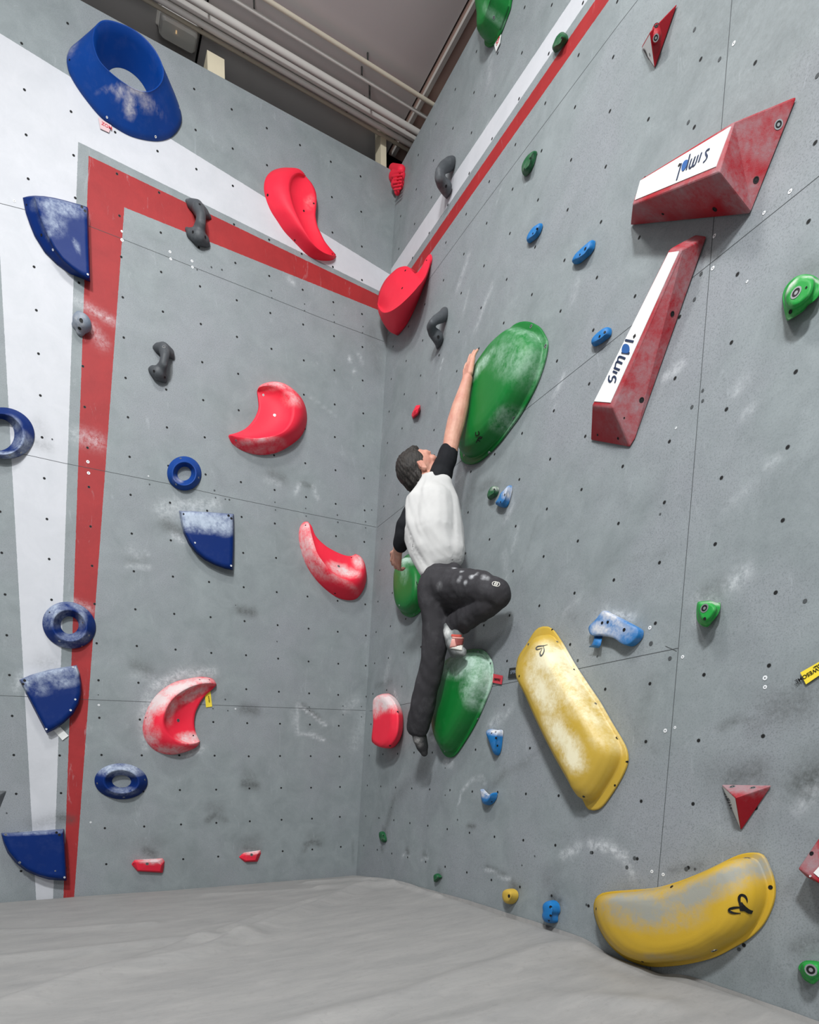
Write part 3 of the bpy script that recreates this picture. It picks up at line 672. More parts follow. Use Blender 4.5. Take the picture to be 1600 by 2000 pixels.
recenter(mo, (-2, -3, -.35))
boxm('floor', (-7, -8.5, -.45), (1.7, .62, -.352), MT['clip'], kind='structure')

# ------------------------------------------------------------------ holds on the left wall
m = MT
cr = [hit('L', 131, 125), hit('L', 195, 228), hit('L', 305, 276)]
def circ_ring(cx_, cz_, r, d, n=96, ph=0.0): return np.array([[cx_ + r * math.cos(t), -d, cz_ + r * math.sin(t)] for t in np.linspace(0, 2 * math.pi, n, endpoint=False)])
def match(P, n=96):      # points ordered by angle to pair with circ_ring
    c = P.mean(0); a = np.arctan2(P[:, 2] - c[2], P[:, 0] - c[0]); i = np.argsort(a); a = a[i]; P = P[i]
    q = (np.linspace(0, 2 * math.pi, n, endpoint=False) + math.pi) % (2 * math.pi) - math.pi
    return np.array([np.interp(q, a, P[:, k], period=2 * math.pi) for k in range(3)]).T
rimp = crom([(179.5,72),(184,100),(200,128),(240,162),(277,180),(300,178),(318,160),(320,132),(300,92),(262,57),(212,38),(188,46)], 96)
RIM = match(np.array([hit('L', a, b, .15) for a, b in rimp]))
B0 = match(np.array([hit('L', a, b, 0) for a, b in crom([(131,112),(131,128),(138,150),(160,185),(195,228),(225,250),(260,268),(305,276),(335,268),(352,247),(354,228),(347,204),(334,172),(314,142),(284,116),(245,96),(205,84),(165,84),(141,94)], 96)]))
rc = RIM.mean(0)
RI = RIM + (rc - RIM) * .05; RI[:, 1] += .002
HO = circ_ring(-1.249, 4.175, .102, 0.001)
big = loft3('ring_volume', 'L', [B0, B0 + NL * .012, B0 * .5 + RIM * .5 + NL * .004, RIM - NL * .006, RIM + (rc - RIM) * .02 + NL * .001, RI, HO], m['blue'],
  'large blue hollow cone-shaped ring volume at the top left', 'climbing volume', 4, 0,
  [(254,203,15,9,55,.62),(236,178,10,6,30,.4),(285,200,16,7,20,.3),(262,178,60,3,22,.35),(140,90,12,20,0,.2)], [(136,117,.006,'dark'),(209,229,.007,'screw'),(304,267,.008,'screw'),(351,212,.007,'steel')])
def fan(px, front, d, label, chalk, bolts):
    return loft('quarter_disc_volume', 'L', [(px, 0), (px, .006), (front, d - .012), ([tuple(np.array(p) * .985 + np.mean(front, axis=0) * .015) for p in front], d)], m['navy'], label, 'climbing volume', 120, False, 3, 6, chalk, bolts, group=None)
fan([(44.5,386),(55,383),(67,382),(86,383),(105,386),(122,390),(140,395),(158,400),(172,405),(173,440),(175,500),(176.5,551),(160,544),(137,535),(110,515),(87,492),(67,460),(58,438),(50,415)],
    [(67,384),(76,384),(88,385),(100,387),(112,390),(125,393),(143,398),(158,402),(170,406),(171,440),(173,500),(175,546),(163,540),(145,528),(124,510),(106,486),(90,455),(80,430),(72,406)], .06,
    'highest navy quarter disc volume, its right edge on the red stripe', [(120,402,48,18,12,.62),(105,432,30,20,60,.4),(100,450,6,14,20,.4),(148,478,5,14,-25,.5)],
    [(160,404,.009,'dark'),(166,412,.009,'dark'),(81,459,.008,'dark'),(103.5,488,.007,'screw'),(171.5,536,.007,'screw'),(52,400,.005,'dark')])
fan([(350,998),(380,998.5),(420,1001),(457,1004),(457.5,1030),(457.5,1060),(456.5,1090),(455,1113.5),(440,1111),(420,1104),(400,1094),(383,1080),(368,1062),(358,1040),(353,1020)],
    [(353,999),(382,1000),(420,1002),(455,1005),(455.5,1030),(455.5,1060),(455,1088),(453,1111),(440,1109),(421,1102),(402,1092),(385,1078),(371,1060),(361,1040),(356,1020)], .05,
    'navy quarter disc volume with thick white chalk on its top edge, mid left wall', [(400,1016,58,22,2,1.0),(375,1012,28,20,0,1.0),(440,1020,22,24,0,.75),(385,1012,45,12,0,1.0)],
    [(358.5,1004,.007,'dark'),(446.5,1007,.010,'dark'),(452,1012.5,.010,'dark'),(381,1060,.007,'screw'),(451.5,1105,.008,'screw')])
fan([(37.5,1328),(60,1318),(95,1308),(130,1302),(150,1299),(156,1315),(159,1335),(159,1355),(154,1375),(143,1395),(125,1412),(106,1425),(91,1432.5),(75,1402),(56,1365)],
    [(40,1328),(61,1320),(96,1310),(130,1304),(149,1301),(154,1316),(157,1335),(157,1355),(152,1374),(141,1393),(124,1410),(106,1422),(92,1429),(77,1401),(58,1364)], .05,
    'navy quarter disc volume tilted with chalk along its top, straddling the lower red stripe', [(100,1315,58,14,-14,.7),(125,1330,28,12,0,.5),(48,1345,6,26,28,.9),(150,1308,10,12,0,.8),(80,1345,20,14,0,.3)],
    [(142.5,1303,.007,'screw'),(48,1329,.010,'dark'),(45,1336,.009,'dark'),(147,1366,.007,'screw'),(138,1387,.008,'screw'),(90.5,1424,.007,'screw')])
fan([(2,1627),(40,1625),(80,1622),(125,1619),(127,1650),(129,1690),(130.5,1720),(115,1719.5),(95,1718),(75,1712),(50,1701),(30,1685),(14,1665),(6,1645)],
    [(3,1628.5),(40,1627),(80,1625),(123,1622.5),(125.5,1650),(127.5,1690),(128.5,1717),(115,1716),(96,1714),(77,1709),(52,1698),(33,1682),(17,1663),(8,1645)], .075,
    'navy quarter disc volume lowest on the left wall, just above the mat', [(70,1622,70,5,-2,.5)],
    [(11,1630,.006,'steel'),(110.5,1626,.009,'dark'),(116,1630.5,.010,'dark'),(38.5,1684.5,.006,'steel'),(108,1701,.004,'steel'),(126,1713.5,.007,'screw')])
def ring(cx_, cy, rx, ry, rot, hx_, hy_, hrx, hry, H, label, chalk, bolts, mat='navy'):
    mid = lambda t: (cx_ * (1 - t) + hx_ * t, cy * (1 - t) + hy_ * t, rx * (1 - t) + hrx * t, ry * (1 - t) + hry * t, rot)
    return loft('ring_hold', 'L', [(oval(cx_, cy, rx, ry, rot, 24), 0), (oval(cx_, cy, rx, ry, rot, 24), .006), (oval(*mid(.22), 24), H * .55), (oval(*mid(.5), 24), H), (oval(*mid(.58), 24), H * .98), (oval(*mid(.78), 24), H * .45), (oval(hx_, hy_, hrx, hry, rot, 24), .0015)],
                m[mat], label, 'climbing hold', 96, True, 4, 0, chalk, bolts, group=None)
ring(8, 846, 60, 50, 12, -2, 849, 30, 31, .055, 'navy ring-shaped hold cut by the left edge of the frame', [(50,875,20,30,-40,.5),(20,888,50,8,15,.55),(28,830,16,10,40,.35)], [(41,884,.006,'steel'),(19,889,.006,'steel')])
ring(360, 924.5, 34, 33, 40, 360, 925, 13, 14, .045, 'small blue ring-shaped hold above the chalked quarter disc', [(348,938,10,8,0,.3)], [(353,895.5,.006,'steel'),(388,933,.005,'steel'),(344,946,.005,'steel')], 'blue')
ring(135, 1221, 53, 45, 18, 136, 1221, 17.5, 17, .06, 'navy ring-shaped hold over the edge of the red stripe, dusted with chalk', [(105,1195,30,25,-40,.55),(150,1183,30,10,20,.5),(145,1245,30,12,0,.4),(120,1265,30,10,0,.3),(160,1200,10,25,0,.35)], [(162,1216,.005,'steel'),(116,1252,.006,'steel'),(160,1262,.005,'steel'),(174,1241,.005,'steel'),(97,1196,.006,'dark')])
ring(236.5, 1526, 52, 35, 2, 237.5, 1526, 18.5, 12, .06, 'navy oval ring-shaped hold low on the left wall, grey dust on top', [(236,1502,50,14,0,.8),(240,1545,26,8,0,.45)], [(190,1530,.005,'steel'),(283,1523,.005,'steel'),(242,1557,.006,'steel'),(279,1545,.006,'dark')])
# crescents
sweep3('crescent_hold', 'L', [(657,501),(650,508),(634,509.5),(616,506.5),(600,498),(575,473),(556,453),(541,431),(529,412),(520,390),(515.5,368),(519,348),(530,335),(545,329),(562,327.5),(582,331),(597,343)],
  [(655,499),(645,498),(630,492),(613,478),(600,458),(588,436),(576,410),(568,385),(565,365),(568,350),(575,341),(585,338),(596,343.5)],
  [(656,497),(642,481),(634,470),(627,456),(620,440),(616.5,420),(618,402),(618.5,385),(616,372),(609,358),(598,345)], m['pink'],
  'coral red teardrop hold high on the left wall, over the white stripe', H=.085, dI=.05, dish=.45, bulge=.35, chalk=[(605,395,8,14,0,.2)],
  bolts=[(523,381,.009,'dark'),(613,397.5,.007,'dark'),(593.5,412,.008,'dark'),(576,469,.006,'dark'),(649,496,.004,'dark')])
sweep3('crescent_hold', 'L', [(502.5,762),(508,753),(525,747),(544,747),(562,753),(581,768),(594,787),(599.5,809),(598,831),(587.5,853),(569,869),(544,883),(519,888.5),(494,887),(469,878),(453,866),(446,852)],
  [(503,762),(510,755),(534,753),(556,764),(570,781),(574,800),(570,822),(556,841),(534,851),(503,856),(472,853),(448,850)],
  [(502.5,764),(505,778),(506,795),(500,812),(490,827),(478,838),(463,845),(448,849)], m['pink'],
  'coral red crescent hold in the middle of the left wall, opening to the left', H=.1, dI=.012, dish=.35, bulge=.3, chalk=[(545,750,40,9,12,.55),(575,775,20,14,50,.4),(500,860,60,5,0,.35),(520,880,60,6,0,.2)],
  bolts=[(514.5,771.5,.006,'steel'),(536.5,811,.008,'steel'),(461,860,.006,'steel')])
sweep3('crescent_hold', 'L', [(602,1019),(593,1020),(585,1032),(584,1055),(590,1082),(600,1107),(617,1132),(637,1152),(657,1166),(677,1172),(695,1170),(707,1157),(714,1140),(716,1120),(711,1098),(703,1086),(694,1082)],
  [(603,1020),(606,1030),(611,1052),(620,1080),(635,1102),(652,1120),(670,1130),(687,1131.5),(700,1124),(706,1110),(705,1096),(695,1083.5)],
  [(602,1020),(609,1028),(617,1047),(635,1065),(655,1077),(672,1084),(684,1086),(693,1083)], m['pink'],
  'coral red long crescent hold near the corner, opening upward, chalk in its pocket', H=.11, dI=.012, dish=.3, bulge=.3, chalk=[(603,1060,12,45,-12,.55),(618,1098,10,25,-35,.5),(668,1115,28,13,20,.9),(700,1095,9,18,0,.6),(596,1028,9,12,0,.6),(660,1130,50,6,25,.3)],
  bolts=[(597,1026,.006,'dark'),(686.5,1089,.005,'dark'),(661.5,1106,.009,'steel'),(654.5,1159,.007,'dark')])
sweep3('crescent_hold', 'L', [(423,1337),(418,1328),(408,1323.5),(390,1322),(365,1326),(342,1332),(322,1343),(304,1359),(291,1378),(283,1398),(279,1418),(280,1435),(287,1450),(300,1464),(315,1471),(332,1474),(350,1472),(370,1466),(385,1458),(391,1448)],
  [(422.5,1337),(410,1334.5),(390,1336.5),(370,1343),(352,1353),(338,1365),(328,1379),(322,1393),(319,1408),(321,1421),(328,1433),(340,1444),(352,1450),(368,1452.5),(382,1451),(390,1448)],
  [(422,1339),(414,1347),(403,1356),(395,1366),(388,1378),(382,1392),(379.5,1408),(380.5,1423),(384,1434),(390,1447)], m['pink'],
  'coral red crescent hold with white chalk over its back, low on the left wall', H=.11, dI=.012, dish=.35, bulge=.3,
  chalk=[(345,1345,60,14,-22,1.0),(310,1368,18,32,35,1.0),(395,1329,26,9,5,.95),(375,1357,34,9,-28,.75),(338,1380,9,18,30,.6),(290,1400,8,30,5,.6),(290,1445,12,20,-30,.6),(335,1465,50,9,5,.45),(372,1442,26,12,0,.85),(330,1395,8,20,0,.4),(305,1440,8,20,0,.3)],
  bolts=[(348,1407,.010,'steel'),(390,1327.5,.006,'dark'),(409,1328,.006,'dark'),(377.5,1436.5,.006,'dark'),(285,1402,.006,'dark')])
# small holds
bhold('handle_hold', 'L', [[(366,393,.004,.012),(374,399,.012,.026),(386,405,.03,.034),(399,416,.015,.026),(409,424,.004,.012)], [(387,408,.04,.034),(393,422,.062,.026),(392,436,.06,.027),(389,450,.035,.033)], [(366,449,.004,.014),(374,457,.012,.028),(388,462,.028,.04),(399,470,.015,.03),(406,477,.004,.014)]], m['grey'],
  'dark grey hourglass-shaped handle hold on the red stripe of the left wall', bolts=[(390,399,.008,'dark'),(377,453,.009,'dark'),(401,463,.009,'dark')])
bhold('handle_hold', 'L', [[(303,679,.004,.014),(310,680,.014,.026),(320,681,.03,.032),(331,689,.014,.027),(337,698,.004,.013)], [(321,685,.04,.03),(322,697,.068,.022),(319,712,.062,.023),(314,723,.035,.03)], [(294,722,.004,.014),(301,725,.012,.028),(309,729,.028,.036),(317,736,.014,.028),(322,743,.004,.014)]], m['grey'],
  'dark grey hourglass-shaped handle hold on plain grey wall, lower left of the other', bolts=[(320,678,.009,'steel'),(301,725,.009,'dark'),(322,737,.009,'dark')])
bhold('pocket_hold', 'L', [[(156,618,.01,.024),(160,630,.03,.045),(157,647,.01,.022)],[(172,632,.008,.018)],[(148,635,.006,.02)]], m['bgrey'],
  'small blue-grey pointed hold on the left edge of the red stripe', chalk=[(155,628,14,18,0,.3)], bolts=[(158.5,625.5,.013,'dark'),(155.5,641.5,.012,'dark')])
poly('edge_hold', 'L', [(256,1688,0),(263,1679,0),(318,1676,0),(322,1682,0),(318,1705,0),(268,1702,0),(264,1683,.045),(309,1682,.055),(316,1690,.05),(313,1702,.03),(270,1700,.03)],
  [(0,1,6),(1,2,7,6),(2,3,8,7),(3,4,9,8),(4,5,10,9),(5,0,10),(0,6,10),(6,7,8,9,10),(5,4,3,2,1,0)], m['pink'], 'small coral red ledge hold near the mat, wider of two on the left wall', cat='climbing hold', bevel=.004,
  chalk=[(295,1679,26,6,0,.8)], bolts=[(287.5,1687,.009,'steel'),(261,1687,.004,'dark')])
poly('edge_hold', 'L', [(466,1674,0),(476,1665,0),(509,1660,0),(510,1667,0),(503,1683,0),(478,1684,0),(480,1669,.035),(503,1668,.04),(499,1680,.03),(481,1681,.03)],
  [(0,1,6),(1,2,7,6),(2,3,7),(3,4,8,7),(4,5,9,8),(5,0,9),(0,6,9),(6,7,8,9),(5,4,3,2,1,0)], m['pink'], 'small coral red triangular chip hold low on the left wall, nearer the corner', cat='climbing hold', bevel=.003,
  chalk=[(492,1662,24,6,-5,1.0)], bolts=[(491.5,1669.5,.009,'steel')])
def tagcard(w, quad, mat, label, lines=(), d=.003, txt='black', nm='route_tag'):
    V = [hit(w, x, y, d) for x, y in quad]; V2 = [hit(w, x, y, d) - WALL[w][0] * .0015 for x, y in quad]
    o = mesh_obj(nm, V + V2, [(0, 1, 2, 3), (7, 6, 5, 4), (0, 4, 5, 1), (1, 5, 6, 2), (2, 6, 7, 3), (3, 7, 4, 0)], m[mat], smooth=False); fixn(o); tag(o, label, 'route tag')
    recenter(o, V2[0])
    for s, x, y, x2, y2, size in lines:
        a = hit(w, x, y, d); b = hit(w, x2, y2, d); text_on(s, a, Vector(b) - Vector(a), size, WALL[w][0], m[txt], o, 'printed_text', th=.0003, off=.001)
    return o
tagcard('L', [(192,229),(218,245),(213,259),(196,251)], 'ptag', 'crumpled white and red tag peeking out under the big blue ring', [('ZOM', 198, 243, 212, 251, .022)], txt='rtag', d=.006)
tagcard('L', [(411,1349),(414.5,1380),(402.5,1381.5),(400,1357)], 'ytag', 'yellow tag hanging under the tip of the chalked crescent hold', [('AUSTRIA', 406, 1359, 408.5, 1375, .010)], d=.004)
tagcard('L', [(105,1427),(118,1420),(134,1437),(122,1446)], 'white', 'chalky white tag under the tilted navy quarter disc', d=.006)
# ------------------------------------------------------------------ holds on the right wall
sweep3('teardrop_hold', 'R', [(843,497,0),(845.5,503,0),(844,515,0),(839,531,0),(834,548,0),(828,563,0),(821,581,0),(813.5,599,0),(804,618,.002),(795,632,.006),(785,643,.012),(773,651,.025),(765,650,.04),(756,641,.07),(747,626,.1),(741,611,.115),(738.5,598,.12)],
  [(842,498,.008),(840,512,.02),(835,528,.04),(828,545,.07),(818,560,.1),(806,574,.125),(792,588,.145),(778,600,.15),(765,608,.15),(752,611,.14),(744,606,.13),(739,597,.12)],
  [(842,497,.004),(838,499,.012),(831,509,.022),(824,523,.03),(816,533,.035),(809,534,.04),(803,526,.05),(797,521,.06),(788,521,.07),(777,525,.085),(765,535,.1),(754,547,.11),(745,563,.12),(740,579,.122),(738.5,596,.12)], m['pink'],
  'coral red teardrop hold with a forked tail, bridging the room corner at the stripes', n=90, H=0, dI=0, bulge=0, dish=0, dabs=.03, clampy=-.004,
  bolts=[(793,529,.008,'dark'),(787,563.5,.009,'dark'),(834.5,509,.005,'dark')])
loft('barrel_hold', 'R', [([(757,1355),(765,1357),(774,1364),(781,1374),(786,1386),(789,1400),(789,1416),(787,1432),(782,1446),(775,1456),(768,1461),(757,1461),(750,1450),(746,1420),(746,1385),(750,1362)], 0),
   ([(752,1355),(763,1357),(772,1364),(779,1374),(784,1386),(787,1400),(787,1416),(785,1432),(780,1446),(772,1457),(762,1461.5),(750,1460),(742,1450),(738,1420),(738,1385),(742,1360)], .035),
   ([(745,1357),(756,1357),(766,1364),(773,1374),(777,1386),(779,1400),(779,1416),(777,1432),(772,1446),(763,1457),(752,1461),(738,1457),(730,1448),(731,1415),(731,1385),(734,1363)], .085),
   ([(741,1360),(750,1362),(757,1370),(762,1380),(765,1392),(766,1404),(765,1418),(762,1432),(757,1444),(750,1453),(742,1457),(733,1453),(727,1445),(730,1412),(729,1385),(731,1366)], .105)], m['pink'],
  'coral red rounded block hold low beside the room corner, chalk on its top', chalk=[(752,1368,34,20,0,1.0),(735,1375,14,24,0,.9),(768,1378,22,12,20,.6)], bolts=[(778.5,1390.5,.010,'dark'),(763,1456.5,.008,'dark')])
# ridged hold at the top of the corner
rg = [[(768,331,.02,.03),(784,334,.015,.03)],[(769,345,.03,.032),(784,345,.015,.03)],[(772,360,.03,.028),(783,360,.012,.026)],[(776,374,.02,.02)]]
for q in range(6): rg.append([(765.5 + q * .9, 339 + q * 6.3, .052, .006), (786 - q * .7, 335 + q * 6.6, .038, .006)])
bhold('ribbed_hold', 'R', rg, m['pink'], 'small ribbed coral red hold at the top of the room corner', voxel=.003)
bhold('handle_hold', 'R', [[(884,318,0.006,0.0273),(878,322,0.030,0.0315),(867,328,0.075,0.0273),(860,338,0.100,0.0252),(860,348,0.095,0.0273),(864,358,0.070,0.0294),(872,366,0.035,0.0347),(874,374,0.012,0.0273),(874,386,0.002,0.0084)]], m['grey'],
  'dark grey curved handle hold on the right wall, touching the white stripe', bolts=[(872.5,364.5,.010,'dark')])
bhold('handle_hold', 'R', [[(870,611,0.004,0.0252),(865,619,0.025,0.0283),(853,625,0.070,0.0230),(845,632,0.095,0.0200),(842,640,0.090,0.0220),(847,650,0.060,0.0273),(856,659,0.030,0.0325),(858,668,0.012,0.0252),(856,680,0.002,0.0095)]], m['grey'],
  'dark grey curved handle hold beside the corner, below the coral red teardrop', bolts=[(857.5,658.5,.010,'dark')])
G = lambda pts, H, label, peak, chalk, bolts, prof=None, mat='green', flange=0, nm='domed_volume': dome(nm, 'R', pts, H, m[mat], label, peak, prof, flange, 'climbing volume', chalk, bolts)
P6 = [(1027,630),(1043,632),(1058,641),(1067.5,656),(1073,669),(1071,690),(1064,717.5),(1053,748),(1038,779),(1020,810),(999,839),(980,864),(960,885),(941,901),(924.5,908),(910,906),(903,895),(902,880),(908,850),(915,800),(926,755),(942,715),(960,688),(980,662),(1000,643),(1012,634)]
PR = [(1, .0), (.985, .3), (.955, .5), (.88, .73), (.76, .88), (.6, .96), (.4, .99), (.2, 1.0)]
g6 = G(P6, .095, 'largest green domed volume, under the raised hand of the climber', (965,765), [(1020,648,50,9,20,.3),(940,715,9,45,38,.6),(1005,700,55,45,30,.22),(1005,825,10,30,40,.35)],
  [(1039,638,.008,'steel'),(1067,677,.009,'steel'),(1005,817,.008,'steel'),(957.5,885,.008,'steel'),(908,889,.007,'steel')], PR, flange=.9)
P7 = [(800,1084),(812,1086),(826,1096),(836,1118),(838,1145),(835,1170),(828,1188),(816,1201),(803,1206),(790,1200),(783,1188),(779,1168),(778,1140),(780,1112),(789,1094)]
g7 = G(P7, .075, 'green domed volume half hidden behind the hips of the climber', (806,1150), [(797,1093,18,12,0,.8),(790,1120,8,20,0,.35)], [(781,1183,.006,'steel'),(810,1199,.006,'steel')], PR, flange=.9)
P8 = [(932,1268),(946,1270),(958,1282),(965,1298),(966,1322),(962,1342),(952,1368),(940,1396),(926,1424),(910,1450),(894,1473),(882,1480),(871,1474),(861,1456),(855,1428),(852,1392),(853,1358),(857,1330),(867,1306),(882,1287),(902,1274),(916,1270)]
g8 = G(P8, .095, 'green domed volume under the foot of the climber, chalky on top', (900,1350), [(905,1295,50,26,-15,.85),(945,1325,16,45,10,.75),(930,1350,18,25,0,.55),(885,1300,22,14,-30,.7),(945,1365,10,25,15,.4)],
  [(870,1467,.006,'steel'),(935,1274,.006,'steel'),(960,1296,.006,'steel'),(935,1404,.005,'steel')], PR, flange=.92)
P3 = [(948,-90),(960,-100),(985,-98),(1005,-80),(1012,-50),(1008,-20),(1002,0),(999,17.5),(990,42.5),(980,67.5),(968,87.5),(958,94),(951,91),(950,78),(950,55),(946,30),(944,0),(943,-45)]
g3 = G(P3, .10, 'green domed volume cut by the top edge of the frame', (962,5), [(975,40,8,20,-20,.2)], [(966,35,.006,'steel')], PR, flange=.9)
PR2 = [(1, .0), (.985, .3), (.955, .52), (.87, .76), (.76, .9), (.62, .965), (.4, .99), (.2, 1.0)]
P9 = [(1065,1224.5),(1077.5,1226),(1088,1236),(1105,1262),(1125,1297),(1150,1335),(1175,1372),(1198,1412),(1218,1445),(1228,1467),(1229,1490),(1218,1518),(1200,1548),(1180,1575),(1165,1583),(1152,1580),(1144,1565),(1124,1530),(1104,1495),(1078,1445),(1054,1395),(1034,1350),(1021,1325),(1013,1305),(1017,1283),(1032,1260),(1050,1232)]
y9 = G(P9, .095, 'long yellow domed volume in the lower middle of the right wall, white with chalk', (1108,1405), [(1070,1290,38,40,60,1.0),(1062,1350,24,60,-28,.95),(1100,1330,30,70,-30,.7),(1100,1440,24,62,-32,1.0),(1120,1480,22,30,-25,1.0),(1125,1320,10,50,-30,.8),(1150,1380,16,60,-30,.5),(1115,1300,18,35,-35,.6),(1180,1440,20,30,-30,.3)],
  [(1034,1259,.006,'steel'),(1090,1254,.006,'steel'),(1080,1230,.005,'dark'),(1123,1308,.006,'dark'),(1165,1374.5,.006,'steel'),(1207,1442,.009,'dark'),(1227,1488,.006,'dark'),(1203,1534,.006,'dark'),(1142,1556,.007,'dark'),(1016,1321,.007,'dark')], PR2, 'yellow', .9)
P10 = [(1475,1665),(1494,1670),(1506,1691),(1516,1722),(1517,1750),(1509,1778),(1494,1806),(1469,1831),(1437.5,1850),(1400,1869),(1356,1881),(1312.5,1887),(1275,1887.5),(1247,1881),(1222,1869),(1197,1847),(1178,1819),(1166,1787.5),(1165,1762.5),(1175,1747),(1197,1741),(1241,1737.5),(1287.5,1733),(1328,1722),(1372,1705),(1412.5,1686),(1447,1670)]
y10 = G(P10, .10, 'yellow kidney-shaped domed volume resting by the mat edge, grey rubber scuffs on top', (1345,1785), [(1260,1775,100,38,4,1.0),(1350,1748,90,26,-18,.95),(1430,1710,80,20,-26,.95),(1230,1760,55,18,0,1.0),(1480,1690,30,18,10,.8),(1300,1790,60,20,-5,.7),(1300,1870,50,8,3,.3)],
  [(1461.5,1676,.010,'steel'),(1507,1733,.009,'dark'),(1314,1732,.008,'dark'),(1166.5,1775,.007,'dark'),(1257,1878,.006,'dark'),(1397,1856.5,.010,'steel')], PR2, 'yellowd', .92)
def face_frame(o, a, b, c):
    """points on three photo positions of one face -> frame"""
    A, B, C = on(o, *a)[0], on(o, *b)[0], on(o, *c)[0]; n = (B - A).cross(C - A).normalized()
    if n.dot(Vector(CAM) - A) < 0: n = -n
    return A, B, C, n
def plane_hit(A, n, x, y):
    r = Vector(ray(x, y)); c = Vector(CAM); return c + r * ((A - c).dot(n) / r.dot(n))
def plate(o, quad, ref, mat, name='label_plate', h=.0022, label=None):
    A, B, C, n = face_frame(o, *ref)
    V = [plane_hit(A, n, *q) + n * h for q in quad]; V2 = [v - n * .003 for v in V]; k = len(quad)
    p = mesh_obj(name, [v - o.location for v in V + V2], [tuple(range(k)), tuple(range(2 * k - 1, k - 1, -1))] + [(i, (i + 1) % k, k + (i + 1) % k, k + i) for i in range(k)], m[mat], o, False); fixn(p)
    if label: p['label'] = label
    return p, A, n
def glyphs(o, A, n, strokes, r, mat, name='lettering', fills=(), h=.0035, sub=None, surf=False):
    """brush strokes given as photo polylines on the face (A, n); each is a flat ribbon"""
    V = []; f = []
    def lay(q):
        if surf:
            p, k = on(o, float(q[0]), float(q[1]))
            if p is not None: return p + (k if k.dot(Vector(CAM) - p) > 0 else -k) * h
        return plane_hit(A, n, *q) + n * h
    for st in strokes:
        w = r
        if isinstance(st, dict): w = st['w']; st = st['p']
        Q = crom(st, max(len(st) * 5, 6), False) if len(st) > 2 else np.array(st, float)
        P = [lay(q) for q in Q]
        for i, p in enumerate(P):
            t = (P[min(i + 1, len(P) - 1)] - P[max(i - 1, 0)]).normalized(); s = n.cross(t).normalized()
            ww = w if not isinstance(w, tuple) else w[0] + (w[1] - w[0]) * math.sin(math.pi * i / (len(P) - 1))
            if i == 0: p = p - t * ww * .6
            if i == len(P) - 1: p = p + t * ww * .6
            V += [p - s * ww, p + s * ww]
            if i: k = len(V); f.append((k - 4, k - 3, k - 1, k - 2))
    for fl in fills:
        P = [lay(q) + n * .0002 for q in crom(fl, 24, True)]; k = len(V); V += P; f.append(tuple(range(k, k + len(P))))
    g = mesh_obj(name, [v - o.location - (sub.location if sub else Vector()) for v in V], f, m[mat], sub or o, False)
    sm = g.modifiers.new('thick', 'SOLIDIFY'); sm.thickness = .0008
    return g
w1 = poly('wedge_volume', 'R', [(1232,442,0),(1466,420,0),(1473,409,0),(1561,187,0),(1478,262,0),(1284,378,0),(1254,350,.08),(1433,240,.115),(1407,337,.15),(1237,402,coplanar('R',1237,402,(1254,350,.08),(1433,240,.115),(1407,337,.15)))],
  [(6,9,8,7),(9,0,1,8),(8,1,2,3,7),(7,3,4),(6,7,4,5),(6,5,0,9),(5,4,3,2,1,0)], m['wine'], 'big wine red wedge volume with an upside-down white label, upper right',
  chalk=[(1470,270,55,30,-25,0.61),(1520,225,40,24,-25,0.43),(1445,260,22,30,10,0.50),(1470,395,26,26,0,0.58),(1440,395,30,26,20,0.61),(1480,375,18,25,30,0.54),(1320,385,45,9,-16,0.43),(1350,370,40,12,-16,0.50),(1260,410,25,12,0,0.43),(1500,290,40,10,0,0.18),(1420,290,10,50,15,0.36),(1330,363,100,5,-20,0.36)],
  bolts=[(1522.5,245,.012,'steel'),(1478.5,353,.012,'dark'),(1398,410,.012,'dark'),(1296.5,419,.007,'dark')])
pl, A, n = plate(w1, [(1253,355),(1430,249.5),(1401,327.5),(1242.5,392.5)], ((1260,365),(1410,275),(1385,325)), 'white', label='white rectangular label with dark blue lettering')
pl.name = 'label_plate'
sm0 = [[(1388,296),(1385,297),(1381,301),(1381,306),(1384,308),(1385,313),(1381,318),(1378,320)], [(1372,307),(1365,322)], [(1372,303),(1372,304)],
       [(1361,312),(1354,328),(1350,331),(1347,329),(1352,315)],[(1352,315),(1346,330),(1342,334),(1339,331)],[(1357,312),(1350,329)],
       [(1332,322),(1325,353)],[(1350,303),(1345,322),(1338,336)]]
sm1 = [[(1388.5,295),(1385,296),(1382,300),(1382.5,305),(1384.5,309),(1382,315),(1377.5,320)], [(1373.5,302),(1368,319)],
       [(1367,307),(1362,322),(1358.5,327),(1356,325),(1361,310)], [(1361,310),(1355.5,326),(1352,331),(1349.5,329),(1354,314)],
       [(1351,305),(1344,334)], [(1334,323),(1325,354)]]
glyphs(w1, A, n, sm1, .0026, 'ink', sub=pl)
glyphs(w1, A, n, [[(1330.5,324.5),(1329.8,325.6)]], .005, 'black', 'lettering_dot', sub=pl)
glyphs(w1, A, n, [], .004, 'inkb', 'lettering_bowl', [[(1347,316),(1344,328),(1338,337),(1334.5,335),(1336,325),(1341,317)]], sub=pl)
